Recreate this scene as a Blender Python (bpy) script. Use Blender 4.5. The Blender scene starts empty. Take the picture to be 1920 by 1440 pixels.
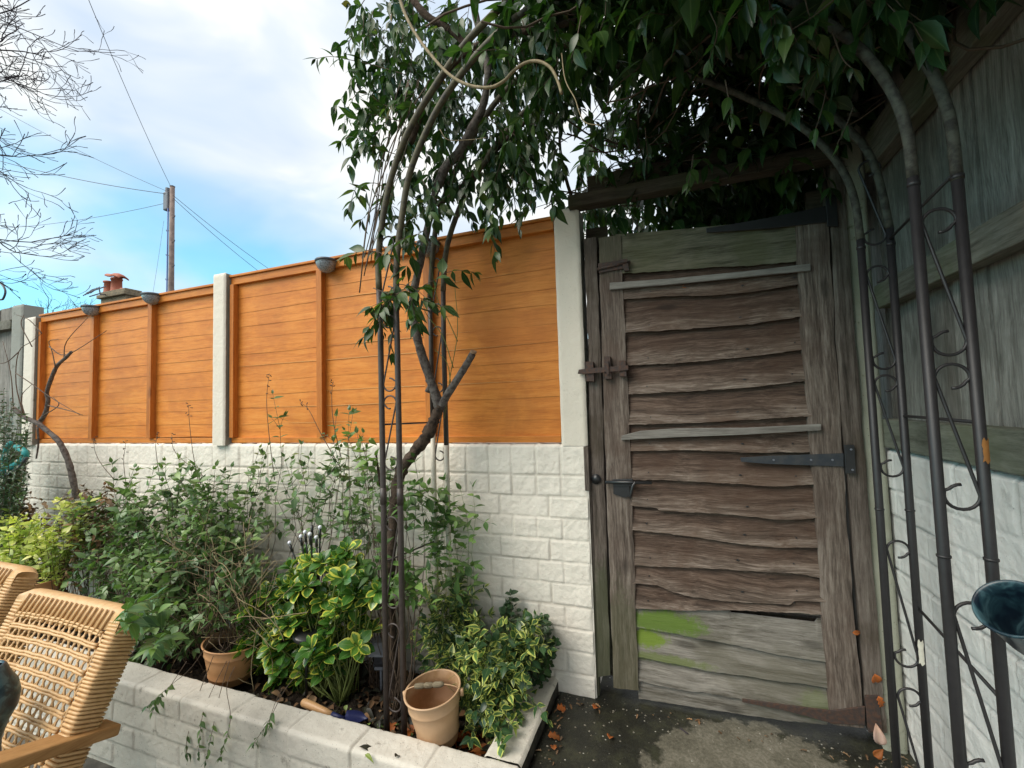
import bpy, math, random
import numpy as np
from mathutils import Vector, Matrix
random.seed(7); RNG = np.random.default_rng(11)
SC = bpy.context.scene; COL = SC.collection
R = math.radians

# ---------------------------------------------------------------- camera, sky, sun, exposure
CAM_H = 1.14
cR = Vector((0.93745, 0.346843, -0.029785)); cU = Vector((0.04662, -0.040292, 0.9981)); cF = Vector((-0.344984, 0.937057, 0.053942))
FPX = 823.12
cd = bpy.data.cameras.new('camera'); cam = bpy.data.objects.new('camera', cd); COL.objects.link(cam)
cd.sensor_width = 36; cd.lens = FPX / 1920 * 36; cd.clip_start = 0.02; cd.clip_end = 2000
cam.matrix_world = Matrix(((cR.x, cU.x, -cF.x, 0), (cR.y, cU.y, -cF.y, 0), (cR.z, cU.z, -cF.z, CAM_H), (0, 0, 0, 1)))
SC.camera = cam
SUN_EL, SUN_AZ = 46, 222          # degrees; azimuth from +Y clockwise
SUN_STRENGTH, SKY_STRENGTH, CLOUD, EXPOSURE = 2.3, 0.13, 0.66, 0.60
SC.view_settings.view_transform = 'Standard'; SC.view_settings.look = 'None'
SC.view_settings.exposure = EXPOSURE; SC.view_settings.gamma = 1
w = bpy.data.worlds.new("World"); SC.world = w; w.use_nodes = True
nt = w.node_tree; nt.nodes.clear()
def N(nt, t, **k):
    n = nt.nodes.new(t)
    for a, v in k.items():
        if a == 'inp':
            for i, x in v.items(): n.inputs[i].default_value = x
        else: setattr(n, a, v)
    return n
def L(nt, a, b): nt.links.new(a, b)
def ramp(nt, fac, stops, interp='LINEAR'):
    r = N(nt, 'ShaderNodeValToRGB'); r.color_ramp.interpolation = interp
    el = r.color_ramp.elements
    while len(el) < len(stops): el.new(0.5)
    for e, (p, c) in zip(el, stops):
        e.position = p; e.color = (c if hasattr(c, '__len__') else (c, c, c)) + (1,) if not hasattr(c, '__len__') or len(c) == 3 else c
    L(nt, fac, r.inputs[0]); return r.outputs[0]
def mathn(nt, op, a, b=None, c=None, clamp=False):
    m = N(nt, 'ShaderNodeMath', operation=op, use_clamp=clamp)
    for i, x in enumerate((a, b, c)):
        if x is None: continue
        if isinstance(x, (int, float)): m.inputs[i].default_value = x
        else: L(nt, x, m.inputs[i])
    return m.outputs[0]
def mix(nt, f, a, b, mode='MIX'):
    m = N(nt, 'ShaderNodeMix', data_type='RGBA', blend_type=mode)
    for i, x in ((0, f), (6, a), (7, b)):
        if isinstance(x, (int, float)): m.inputs[i].default_value = x
        elif isinstance(x, tuple): m.inputs[i].default_value = x + (1,) if len(x) == 3 else x
        else: L(nt, x, m.inputs[i])
    return m.outputs[2]
sky = N(nt, 'ShaderNodeTexSky', sky_type='NISHITA', sun_disc=False, sun_elevation=R(SUN_EL), sun_rotation=R(SUN_AZ), air_density=1.0, dust_density=0.6, ozone_density=2.0)
tc = N(nt, 'ShaderNodeTexCoord'); mp = N(nt, 'ShaderNodeMapping'); mp.inputs['Scale'].default_value = (1.3, 1.6, 3.2); mp.inputs['Location'].default_value = (0.35, 0.2, 0.1)
mp.inputs['Rotation'].default_value = (0.0, 0.5, 0.2)
L(nt, tc.outputs['Generated'], mp.inputs[0])
n1 = N(nt, 'ShaderNodeTexNoise', inp={'Scale': 1.5, 'Detail': 5, 'Roughness': 0.42, 'Distortion': 0.35}); L(nt, mp.outputs[0], n1.inputs[0])
n2 = N(nt, 'ShaderNodeTexNoise', inp={'Scale': 2.6, 'Detail': 4, 'Roughness': 0.45, 'Distortion': 0.5}); L(nt, mp.outputs[0], n2.inputs[0])
sx = N(nt, 'ShaderNodeSeparateXYZ'); L(nt, tc.outputs['Generated'], sx.inputs[0])
# clouds thicken higher up and towards the right; the low left strip is clear
cov = mathn(nt, 'MULTIPLY_ADD', sx.outputs[2], 1.25, -0.06)
cov = mathn(nt, 'ADD', cov, mathn(nt, 'MULTIPLY_ADD', sx.outputs[0], 0.60, 0.42))
dens = mathn(nt, 'ADD', mathn(nt, 'MULTIPLY_ADD', n1.outputs[0], 1.5, -0.62), cov)
cm = ramp(nt, dens, [(0.0, 0.0), (0.30, 0.22), (0.62, 0.92), (0.85, 1.0)])
shade = ramp(nt, n2.outputs[0], [(0.30, (0.72*CLOUD, 0.84*CLOUD, 1.00*CLOUD)), (0.48, (0.90*CLOUD, 0.97*CLOUD, 1.04*CLOUD)), (0.60, (1.14*CLOUD, 1.13*CLOUD, 1.08*CLOUD))])
hs = N(nt, 'ShaderNodeVectorMath', operation='SCALE'); L(nt, sky.outputs[0], hs.inputs[0]); hs.inputs['Scale'].default_value = SKY_STRENGTH
blue = mix(nt, 1.0, hs.outputs[0], (0.66, 1.36, 1.30), 'MULTIPLY')
skyc = mix(nt, cm, blue, shade)
bg = N(nt, 'ShaderNodeBackground'); L(nt, skyc, bg.inputs[0]); bg.inputs[1].default_value = 1.0
wo = N(nt, 'ShaderNodeOutputWorld'); L(nt, bg.outputs[0], wo.inputs[0])
sd = bpy.data.lights.new('sun', 'SUN'); sd.energy = SUN_STRENGTH; sd.angle = R(42); sd.color = (1.0, 0.93, 0.82)
so = bpy.data.objects.new('sun', sd); COL.objects.link(so)
a, e = R(SUN_AZ), R(SUN_EL)
tosun = Vector((math.sin(a)*math.cos(e), math.cos(a)*math.cos(e), math.sin(e)))
so.rotation_euler = (-tosun).to_track_quat('-Z', 'Y').to_euler(); so.location = (0, 0, 8)

# ---------------------------------------------------------------- pixel (1920x1440) -> point on a real plane
def ray(x, y): return cF + cR*((x-960)/FPX) - cU*((y-720)/FPX)
def PY(x, y, Y):
    d = ray(x, y); q = d*(Y/d.y); q.z += CAM_H; return q
def PX(x, y, X):
    d = ray(x, y); q = d*(X/d.x); q.z += CAM_H; return q
def PZ(x, y, Z):
    d = ray(x, y); q = d*((Z-CAM_H)/d.z); q.z += CAM_H; return q

# ---------------------------------------------------------------- object helpers
def abs_loc(o):
    v = Vector((0, 0, 0))
    while o: v = v + o.location; o = o.parent
    return v
def tag(o, label=None, cat=None, group=None, kind=None):
    if label: o['label'] = label
    if cat: o['category'] = cat
    if group: o['group'] = group
    if kind: o['kind'] = kind
    return o
def thing(name, loc, label, cat, group=None):
    o = bpy.data.objects.new(name, None); COL.objects.link(o); o.location = loc
    o.empty_display_size = 0.05
    return tag(o, label, cat, group)
def mk(name, v, f, mat, parent=None, uv=None, smooth=False, bevel=0, base=None):
    me = bpy.data.meshes.new(name); v = np.asarray(v, dtype=np.float64).reshape(-1, 3)
    off = abs_loc(parent) if parent else Vector(base or (0, 0, 0))
    v = v - np.array(off)
    if isinstance(f, np.ndarray):
        nf = len(f); k = f.shape[1]
        me.vertices.add(len(v)); me.vertices.foreach_set('co', v.ravel())
        me.loops.add(nf*k); me.loops.foreach_set('vertex_index', f.ravel().astype(np.int32))
        me.polygons.add(nf); me.polygons.foreach_set('loop_start', np.arange(0, nf*k, k, dtype=np.int32))
        me.update(calc_edges=True)
    else:
        me.from_pydata(v.tolist(), [], f)
    if uv is not None:
        ul = me.uv_layers.new(name='UVMap')
        idx = np.empty(len(me.loops), dtype=np.int32); me.loops.foreach_get('vertex_index', idx)
        ul.data.foreach_set('uv', np.asarray(uv)[idx].ravel())
    me.polygons.foreach_set('use_smooth', [smooth]*len(me.polygons))
    me.materials.append(mat)
    me.validate(); me.update()
    o = bpy.data.objects.new(name, me); COL.objects.link(o)
    if parent: o.parent = parent
    elif base: o.location = base
    if bevel:
        b = o.modifiers.new('bevel', 'BEVEL'); b.width = bevel; b.segments = 2; b.limit_method = 'ANGLE'; b.angle_limit = R(40)
    return o
class MB:
    def __init__(s): s.v = []; s.f = []
    def add(s, v, f):
        n = len(s.v); s.v += [tuple(p) for p in v]; s.f += [tuple(i+n for i in q) for q in f]
    def box(s, x0, x1, y0, y1, z0, z1):
        s.add([(x0,y0,z0),(x1,y0,z0),(x1,y1,z0),(x0,y1,z0),(x0,y0,z1),(x1,y0,z1),(x1,y1,z1),(x0,y1,z1)],
              [(0,3,2,1),(4,5,6,7),(0,1,5,4),(1,2,6,5),(2,3,7,6),(3,0,4,7)])
    def prism(s, poly, d):           # planar polygon (list of points) extruded by vector d
        n = len(poly); d = Vector(d); P = [Vector(p) for p in poly]
        s.add(P + [p+d for p in P], [tuple(range(n-1, -1, -1)), tuple(range(n, 2*n))] + [(i, (i+1) % n, n+(i+1) % n, n+i) for i in range(n)])
    def beam(s, a, b, wv, hv):       # bar from a to b with half-size vectors
        a, b, wv, hv = map(Vector, (a, b, wv, hv)); s.prism([a-wv-hv, a+wv-hv, a+wv+hv, a-wv+hv], b-a)
    def tube(s, pts, rad, n=8, cap=True):
        pts = [Vector(p) for p in pts]; m = len(pts)
        if isinstance(rad, (int, float)): rad = [rad]*m
        if len(rad) == 2 and m > 2: rad = [rad[0] + (rad[1]-rad[0])*i/(m-1) for i in range(m)]
        t = [(pts[min(i+1, m-1)]-pts[max(i-1, 0)]).normalized() for i in range(m)]
        ref = Vector((0, 0, 1)) if abs(t[0].z) < 0.9 else Vector((1, 0, 0))
        u = t[0].cross(ref).normalized(); V = []; F = []
        for i in range(m):
            u = (u - t[i]*u.dot(t[i])).normalized(); w_ = t[i].cross(u)
            for k in range(n):
                an = 2*math.pi*k/n; V.append(pts[i] + (u*math.cos(an)+w_*math.sin(an))*rad[i])
        for i in range(m-1):
            for k in range(n): F.append((i*n+k, i*n+(k+1) % n, (i+1)*n+(k+1) % n, (i+1)*n+k))
        if cap: F.append(tuple(range(n-1, -1, -1))); F.append(tuple(range((m-1)*n, m*n)))
        s.add(V, F)
    def lathe(s, prof, n=24, M=None):       # profile [(r,z)], open surface
        V = []; F = []
        for r, z in prof:
            for k in range(n):
                an = 2*math.pi*k/n; p = Vector((r*math.cos(an), r*math.sin(an), z)); V.append(M @ p if M else p)
        for i in range(len(prof)-1):
            for k in range(n): F.append((i*n+k, i*n+(k+1) % n, (i+1)*n+(k+1) % n, (i+1)*n+k))
        s.add(V, F)
    def done(s, name, mat, parent=None, smooth=False, bevel=0, base=None):
        return mk(name, s.v, s.f, mat, parent, None, smooth, bevel, base)
def spline(P, k=6):                 # Catmull-Rom
    P = [Vector(p) for p in P]; P = [P[0]*2-P[1]] + P + [P[-1]*2-P[-2]]; out = []
    for i in range(1, len(P)-2):
        a, b, c, d = P[i-1:i+3]
        for j in range(k):
            t = j/k; out.append(0.5*((2*b)+(c-a)*t+(2*a-5*b+4*c-d)*t*t+(3*b-a-3*c+d)*t**3))
    out.append(P[-2]); return out

# ---------------------------------------------------------------- numpy value noise
def _h(i, j, s):
    n = (i*374761393 + j*668265263 + s*974634777) & 0xffffffff
    n = ((n ^ (n >> 13)) * 1274126177) & 0xffffffff
    return ((n ^ (n >> 16)) & 0xffff) / 65535.0
def vn(x, y, s=0):
    x = np.asarray(x, float); y = np.asarray(y, float)
    i = np.floor(x).astype(np.int64); j = np.floor(y).astype(np.int64); fx = x-i; fy = y-j
    fx = fx*fx*(3-2*fx); fy = fy*fy*(3-2*fy)
    return (_h(i, j, s)*(1-fx)+_h(i+1, j, s)*fx)*(1-fy) + (_h(i, j+1, s)*(1-fx)+_h(i+1, j+1, s)*fx)*fy
def fbm(x, y, s=0, o=4):
    r = 0; a = 1; t = 0
    for k in range(o): r = r + a*vn(x*2**k, y*2**k, s+k*17); t += a; a *= 0.5
    return r/t - 0.5

# ---------------------------------------------------------------- materials
def newmat(name):
    m = bpy.data.materials.new(name); m.use_nodes = True; nt = m.node_tree
    b = nt.nodes['Principled BSDF']; return m, nt, b
def pos(nt, scale=(1, 1, 1), rnd=0.0):
    g = N(nt, 'ShaderNodeNewGeometry'); mp = N(nt, 'ShaderNodeMapping'); mp.inputs['Scale'].default_value = scale
    if rnd:
        ad = N(nt, 'ShaderNodeVectorMath', operation='ADD'); sc = N(nt, 'ShaderNodeVectorMath', operation='SCALE')
        cb = N(nt, 'ShaderNodeCombineXYZ'); 
        for i in range(3): L(nt, g.outputs['Random Per Island'], cb.inputs[i])
        L(nt, cb.outputs[0], sc.inputs[0]); sc.inputs['Scale'].default_value = rnd
        L(nt, g.outputs['Position'], ad.inputs[0]); L(nt, sc.outputs[0], ad.inputs[1]); L(nt, ad.outputs[0], mp.inputs[0])
    else: L(nt, g.outputs['Position'], mp.inputs[0])
    return mp.outputs[0], g
def noise(nt, vec, scale, detail=4, rough=0.5, dist=0.0):
    n = N(nt, 'ShaderNodeTexNoise', inp={'Scale': scale, 'Detail': detail, 'Roughness': rough, 'Distortion': dist}); L(nt, vec, n.inputs[0]); return n.outputs[0]
def bump(nt, b, h, strength=0.5, dist=0.01, prev=None):
    n = N(nt, 'ShaderNodeBump', inp={'Strength': strength, 'Distance': dist}); L(nt, h, n.inputs['Height'])
    if prev: L(nt, prev, n.inputs['Normal'])
    L(nt, n.outputs[0], b.inputs['Normal']); return n.outputs[0]
def smask(nt, lo, hi, val): 
    m = N(nt, 'ShaderNodeMapRange', interpolation_type='SMOOTHSTEP'); L(nt, val, m.inputs[0]); m.inputs[1].default_value = lo; m.inputs[2].default_value = hi; return m.outputs[0]
def wood(name, dark, mid, light, axis='X', rough=0.75, grain=1.0, bumpd=0.004, tint=None, streak=0.35, gscale=26, moss=None, wear=None, bs=0.6, knots=0.55):
    m, nt, b = newmat(name)
    s = {'X': (1.6, gscale, gscale), 'Y': (gscale, 1.6, gscale), 'Z': (gscale, gscale, 1.6)}[axis]
    p0, g = pos(nt, (1, 1, 1), 7.0)
    # low frequency bend of the grain
    nz = N(nt, 'ShaderNodeTexNoise', inp={'Scale': 3.2, 'Detail': 2}); L(nt, p0, nz.inputs[0])
    sub = N(nt, 'ShaderNodeVectorMath', operation='SUBTRACT'); L(nt, nz.outputs['Color'], sub.inputs[0]); sub.inputs[1].default_value = (.5, .5, .5)
    sc = N(nt, 'ShaderNodeVectorMath', operation='SCALE'); L(nt, sub.outputs[0], sc.inputs[0]); sc.inputs['Scale'].default_value = 0.024*grain
    ad = N(nt, 'ShaderNodeVectorMath', operation='ADD'); L(nt, p0, ad.inputs[0]); L(nt, sc.outputs[0], ad.inputs[1])
    mp = N(nt, 'ShaderNodeMapping'); mp.inputs['Scale'].default_value = s; L(nt, ad.outputs[0], mp.inputs[0])
    n1 = noise(nt, mp.outputs[0], 1.7, 8, 0.7, 0.0); n2 = noise(nt, mp.outputs[0], 8.0, 5, 0.75)
    gr = mathn(nt, 'MULTIPLY_ADD', n2, 0.45, mathn(nt, 'MULTIPLY', n1, 0.55))
    c = ramp(nt, gr, [(0.38, dark), (0.495, mid), (0.62, light)])
    big = noise(nt, p0, 4.5, 4, 0.6, 0.5)
    c = mix(nt, mathn(nt, 'MULTIPLY', smask(nt, 0.42, 0.68, big), streak), c, tint or dark)
    # per board tone
    br = N(nt, 'ShaderNodeMapRange'); L(nt, g.outputs['Random Per Island'], br.inputs[0]); br.inputs[3].default_value = 0.82; br.inputs[4].default_value = 1.15
    cb = N(nt, 'ShaderNodeCombineColor'); 
    for i in range(3): L(nt, br.outputs[0], cb.inputs[i])
    c = mix(nt, 1.0, c, cb.outputs[0], 'MULTIPLY')
    # knots
    vo = N(nt, 'ShaderNodeTexVoronoi', feature='F1', inp={'Scale': 1.0, 'Randomness': 1.0}); mk_ = N(nt, 'ShaderNodeMapping')
    ks = {'X': (3.2, 9, 9), 'Y': (9, 3.2, 9), 'Z': (9, 9, 3.2)}[axis]; mk_.inputs['Scale'].default_value = ks; L(nt, ad.outputs[0], mk_.inputs[0]); L(nt, mk_.outputs[0], vo.inputs[0])
    kn = smask(nt, 0.17, 0.06, vo.outputs['Distance'])
    c = mix(nt, mathn(nt, 'MULTIPLY', kn, knots), c, tuple(x*0.45 for x in dark))
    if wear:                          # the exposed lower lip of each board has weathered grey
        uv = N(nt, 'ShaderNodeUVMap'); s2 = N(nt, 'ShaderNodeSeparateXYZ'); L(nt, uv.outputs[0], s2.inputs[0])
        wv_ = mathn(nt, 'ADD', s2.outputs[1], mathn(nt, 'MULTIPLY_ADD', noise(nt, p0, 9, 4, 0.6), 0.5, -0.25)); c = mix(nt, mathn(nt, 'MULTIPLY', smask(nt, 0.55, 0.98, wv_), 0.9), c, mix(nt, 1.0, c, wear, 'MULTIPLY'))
    if moss:                          # list of (centre, radii, colour): algae with a shape of its own
        g2 = N(nt, 'ShaderNodeNewGeometry')
        for cen, rr, col, amt in moss:
            su = N(nt, 'ShaderNodeVectorMath', operation='SUBTRACT'); L(nt, g2.outputs['Position'], su.inputs[0]); su.inputs[1].default_value = cen
            dv = N(nt, 'ShaderNodeVectorMath', operation='DIVIDE'); L(nt, su.outputs[0], dv.inputs[0]); dv.inputs[1].default_value = rr
            ln = N(nt, 'ShaderNodeVectorMath', operation='LENGTH'); L(nt, dv.outputs[0], ln.inputs[0])
            mn = mathn(nt, 'MULTIPLY_ADD', noise(nt, g2.outputs['Position'], 80, 4, 0.7), 0.45, mathn(nt, 'MULTIPLY', noise(nt, g2.outputs['Position'], 16, 6, 0.7), 0.55))
            q = mathn(nt, 'ADD', ln.outputs['Value'], mathn(nt, 'MULTIPLY_ADD', mn, 2.4, -1.2))
            c = mix(nt, mathn(nt, 'MULTIPLY', smask(nt, 1.2, 0.55, q), amt), c, col)
    L(nt, c, b.inputs['Base Color']); b.inputs['Roughness'].default_value = rough
    b.inputs['Specular IOR Level'].default_value = 0.3
    bump(nt, b, gr, bs, bumpd)
    return m
def plain(name, col, rough=0.6, metal=0, nscale=30, namt=0.25, bs=0.2, bd=0.002, col2=None, spec=0.5):
    m, nt, b = newmat(name); p, g = pos(nt)
    n = noise(nt, p, nscale, 5, 0.6)
    c = mix(nt, mathn(nt, 'MULTIPLY', smask(nt, 0.38, 0.68, n), 1.0 if col2 else namt), col, col2 or tuple(x*0.35 for x in col))
    L(nt, c, b.inputs['Base Color']); b.inputs['Roughness'].default_value = rough; b.inputs['Metallic'].default_value = metal
    b.inputs['Specular IOR Level'].default_value = spec
    bump(nt, b, n, bs, bd); return m
def paint(name, col, dirt=(0.22, 0.2, 0.16), amt=0.5, bd=0.006, rough=0.7, coarse=42):
    m, nt, b = newmat(name); p, g = pos(nt)
    n1 = noise(nt, p, coarse, 6, 0.6, 0.6); n2 = noise(nt, p, 3.0, 5, 0.62); n3 = noise(nt, p, 160, 3, 0.6); n4 = noise(nt, p, 17, 5, 0.7)
    c = mix(nt, mathn(nt, 'MULTIPLY', smask(nt, 0.52, 0.78, n2), amt), col, tuple(a*0.6+d*0.4 for a, d in zip(col, dirt)))
    c = mix(nt, mathn(nt, 'MULTIPLY', smask(nt, 0.60, 0.72, n4), amt*0.8), c, dirt)
    n5 = noise(nt, p, 210, 2, 0.5); c = mix(nt, mathn(nt, 'MULTIPLY', smask(nt, 0.68, 0.74, n5), amt*1.2), c, tuple(x*0.5 for x in dirt))
    at = N(nt, 'ShaderNodeAttribute', attribute_name='crease'); c = mix(nt, mathn(nt, 'MULTIPLY', at.outputs['Fac'], 0.42), c, dirt)
    L(nt, c, b.inputs['Base Color']); b.inputs['Roughness'].default_value = rough; b.inputs['Specular IOR Level'].default_value = 0.25
    bn = bump(nt, b, n1, 0.55, bd); bump(nt, b, n3, 0.35, 0.001, bn); return m
def leafmat(name, stops, rough=0.38, trans=0.25, varieg=None, vein=0.15, brown=None, vw=(0.52, 0.72), spec=0.5):
    m, nt, b = newmat(name); g = N(nt, 'ShaderNodeNewGeometry'); rp = g.outputs['Random Per Island']
    c = ramp(nt, rp, stops)
    cl = noise(nt, g.outputs['Position'], 5.5, 3, 0.6); cr_ = N(nt, 'ShaderNodeMapRange'); L(nt, cl, cr_.inputs[0]); cr_.inputs[1].default_value = 0.3; cr_.inputs[2].default_value = 0.7; cr_.inputs[3].default_value = 0.6; cr_.inputs[4].default_value = 1.5
    cc_ = N(nt, 'ShaderNodeCombineColor'); L(nt, mathn(nt, 'POWER', cr_.outputs[0], 1.3), cc_.inputs[0]); L(nt, cr_.outputs[0], cc_.inputs[1]); L(nt, mathn(nt, 'POWER', cr_.outputs[0], 0.6), cc_.inputs[2])
    c = mix(nt, 1.0, c, cc_.outputs[0], 'MULTIPLY')
    uv = N(nt, 'ShaderNodeUVMap'); s = N(nt, 'ShaderNodeSeparateXYZ'); L(nt, uv.outputs[0], s.inputs[0])
    av = mathn(nt, 'ABSOLUTE', mathn(nt, 'MULTIPLY_ADD', s.outputs[1], 2, -1))
    c = mix(nt, mathn(nt, 'MULTIPLY', smask(nt, 0.14, 0.0, av), vein), c, (0.30, 0.38, 0.16))
    if varieg:
        nz = N(nt, 'ShaderNodeTexNoise', inp={'Scale': 90, 'Detail': 2}); L(nt, g.outputs['Position'], nz.inputs[0])
        edge = mathn(nt, 'MAXIMUM', av, mathn(nt, 'MULTIPLY_ADD', s.outputs[0], 3.2, -2.35))
        q = mathn(nt, 'ADD', edge, mathn(nt, 'MULTIPLY_ADD', nz.outputs[0], 0.7, -0.35))
        q = mathn(nt, 'ADD', q, mathn(nt, 'MULTIPLY_ADD', rp, 0.8, -0.45))
        c = mix(nt, smask(nt, vw[0], vw[1], q), c, varieg)
    if brown: c = mix(nt, smask(nt, brown[0], brown[0]+0.01, rp), c, brown[1])
    L(nt, c, b.inputs['Base Color']); b.inputs['Roughness'].default_value = rough; b.inputs['Specular IOR Level'].default_value = spec
    tr = N(nt, 'ShaderNodeBsdfTranslucent'); L(nt, mix(nt, 1.0, c, (1.2, 1.5, 0.6), 'MULTIPLY'), tr.inputs[0])
    ms = N(nt, 'ShaderNodeMixShader', inp={0: trans}); L(nt, b.outputs[0], ms.inputs[1]); L(nt, tr.outputs[0], ms.inputs[2])
    L(nt, ms.outputs[0], nt.nodes['Material Output'].inputs[0]); return m

M = {}
M['wall'] = paint('cream_masonry_paint', (0.82, 0.765, 0.675), (0.20, 0.165, 0.12), 0.3, coarse=60)
M['wallwhite'] = paint('white_masonry_paint', (0.67, 0.655, 0.63), (0.13, 0.13, 0.12), 0.35)
M['planter'] = paint('planter_paint', (0.66, 0.62, 0.545), (0.11, 0.09, 0.06), 0.75, 0.004, 0.75, 60)
M['post'] = paint('painted_concrete', (0.76, 0.70, 0.60), (0.26, 0.24, 0.19), 0.3, 0.005, 0.7, 55)
M['rawpost'] = paint('raw_concrete', (0.27, 0.26, 0.22), (0.09, 0.10, 0.05), 0.9, 0.004, 0.85, 70)
M['greypost'] = paint('grey_concrete', (0.30, 0.31, 0.28), (0.10, 0.10, 0.08), 0.8, 0.004, 0.85, 70)
M['mossyconc'] = paint('mossy_concrete', (0.34, 0.34, 0.27), (0.07, 0.09, 0.03), 0.9, 0.005, 0.85, 50)
M['orange'] = wood('orange_stained_boards', (0.50, 0.155, 0.022), (0.68, 0.235, 0.036), (0.76, 0.300, 0.060), 'X', 0.5, 1.3, 0.0015, (0.46, 0.135, 0.024), 0.45, 26, bs=0.4, knots=0.18)
M['orange_v'] = wood('orange_stained_batten', (0.38, 0.115, 0.019), (0.57, 0.185, 0.030), (0.66, 0.235, 0.045), 'Z', 0.5, 0.8, 0.0015, (0.40, 0.13, 0.03), 0.4, 20, bs=0.35)
M['edge'] = plain('pale_orange_edge', (0.78, 0.42, 0.14), 0.7, namt=0.2)
gm = (0.07, 0.09, 0.028)
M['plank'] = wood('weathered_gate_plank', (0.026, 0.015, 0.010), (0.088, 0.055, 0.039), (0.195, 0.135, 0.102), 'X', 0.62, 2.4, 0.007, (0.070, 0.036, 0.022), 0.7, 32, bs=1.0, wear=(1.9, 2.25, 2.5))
M['plankgreen'] = wood('greenish_gate_plank', (0.06, 0.056, 0.034), (0.155, 0.142, 0.10), (0.25, 0.225, 0.165), 'X', 0.8, 1.4, 0.005, (0.105, 0.105, 0.05), 0.6, 24)
M['planklow'] = wood('mossy_low_plank', (0.075, 0.065, 0.050), (0.195, 0.178, 0.155), (0.31, 0.285, 0.25), 'X', 0.85, 1.5, 0.006, (0.11, 0.10, 0.07), 0.6, 24,
    moss=[((-0.075, 1.79, 0.312), (0.155, 0.2, 0.046), (0.100, 0.165, 0.022), 0.92), ((-0.135, 1.79, 0.245), (0.075, 0.2, 0.034), (0.150, 0.225, 0.022), 0.92), ((-0.07, 1.79, 0.175), (0.15, 0.2, 0.022), (0.125, 0.16, 0.04), 0.75), ((0.40, 1.79, 0.10), (0.07, 0.2, 0.05), (0.13, 0.16, 0.06), 0.5)])
M['stile'] = wood('weathered_gate_stile', (0.045, 0.033, 0.026), (0.140, 0.108, 0.088), (0.27, 0.225, 0.19), 'Z', 0.72, 1.4, 0.006, (0.10, 0.066, 0.05), 0.7, 24, bs=0.9,
    moss=[((-0.23, 1.79, 0.15), (0.09, 0.2, 0.30), (0.075, 0.085, 0.04), 0.5), ((-0.23, 1.79, 1.78), (0.09, 0.2, 0.12), (0.12, 0.12, 0.07), 0.5)])
M['jamb'] = wood('rough_door_post', (0.045, 0.036, 0.028), (0.12, 0.095, 0.080), (0.20, 0.17, 0.145), 'Z', 0.85, 1.2, 0.006, (0.06, 0.045, 0.03), 0.7, 22, bs=0.9,
    moss=[((-0.30, 1.79, 0.20), (0.06, 0.2, 0.35), (0.06, 0.075, 0.035), 0.6)])
M['lath'] = wood('grey_lath', (0.15, 0.135, 0.12), (0.26, 0.24, 0.215), (0.36, 0.34, 0.31), 'X', 0.8, 1.0, 0.003, gscale=30)
M['beam'] = wood('dark_lintel', (0.03, 0.022, 0.015), (0.066, 0.050, 0.034), (0.105, 0.082, 0.058), 'X', 0.85, 1.2, 0.005, (0.05, 0.05, 0.02), 0.6, 22)
M['rfence'] = wood('grey_fence_board', (0.10, 0.092, 0.080), (0.225, 0.212, 0.190), (0.35, 0.335, 0.305), 'Z', 0.8, 2.2, 0.004, (0.10, 0.095, 0.08), 0.6, 26)
M['rrail'] = wood('grey_green_rail', (0.085, 0.078, 0.06), (0.165, 0.155, 0.125), (0.25, 0.24, 0.20), 'Y', 0.8, 1.3, 0.004, (0.11, 0.13, 0.06), 0.6, 20,
    moss=[((0.64, 0.93, 1.52), (0.3, 0.17, 0.12), (0.42, 0.18, 0.05), 0.85)])
M['rbase'] = wood('green_gravel_board', (0.09, 0.092, 0.07), (0.165, 0.17, 0.135), (0.24, 0.245, 0.20), 'Y', 0.85, 1.3, 0.003, (0.11, 0.12, 0.075), 0.7, 16)
M['black'] = plain('dark_painted_steel', (0.024, 0.021, 0.023), 0.5, 0.0, 60, 0.3, 0.25, 0.001, spec=0.6)
M['brownsteel'] = plain('brown_painted_steel', (0.072, 0.057, 0.052), 0.45, 0.0, 60, 0.4, 0.25, 0.001)
M['lichen'] = plain('lichened_steel', (0.085, 0.083, 0.062), 0.8, 0.0, 55, 0, 0.8, 0.003, (0.032, 0.027, 0.022))
M['olive'] = plain('olive_weathered_steel', (0.11, 0.095, 0.052), 0.65, 0.0, 40, 0, 0.5, 0.002, (0.050, 0.040, 0.034))
M['creamsteel'] = plain('cream_painted_steel', (0.62, 0.58, 0.49), 0.55, 0, 80, 0.2)
M['rust'] = plain('rusty_iron', (0.055, 0.040, 0.036), 0.7, 0.2, 80, 0, 0.6, 0.002, (0.10, 0.052, 0.035))
M['blackiron'] = plain('black_iron', (0.018, 0.018, 0.020), 0.38, 0.0, 60, 0.3, spec=0.7)
M['blueiron'] = plain('worn_blue_black_iron', (0.030, 0.036, 0.046), 0.5, 0.0, 40, 0, 0.3, 0.001, (0.05, 0.052, 0.055))
M['soil'] = plain('dark_soil', (0.022, 0.017, 0.013), 0.95, 0, 45, 0, 1.0, 0.02, (0.045, 0.032, 0.022), 0.2)
M['bucket'] = plain('peach_painted_metal', (0.60, 0.385, 0.225), 0.45, 0, 9, 0.22, 0.08, 0.001)
M['bucketin'] = plain('peach_inside', (0.55, 0.35, 0.215), 0.6, 0, 10, 0, 0.1, 0.001, (0.36, 0.205, 0.09))
M['bucket2'] = plain('orange_tan_plastic', (0.56, 0.295, 0.135), 0.45, 0, 9, 0.2, 0.08, 0.001)
M['terra'] = plain('terracotta', (0.34, 0.16, 0.09), 0.8, 0, 20, 0.2)
M['gripwood'] = wood('turned_grip', (0.10, 0.075, 0.045), (0.22, 0.18, 0.12), (0.32, 0.27, 0.19), 'X', 0.8)
M['handlewood'] = plain('varnished_handle', (0.62, 0.36, 0.17), 0.4, 0, 12, 0.1)
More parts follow.
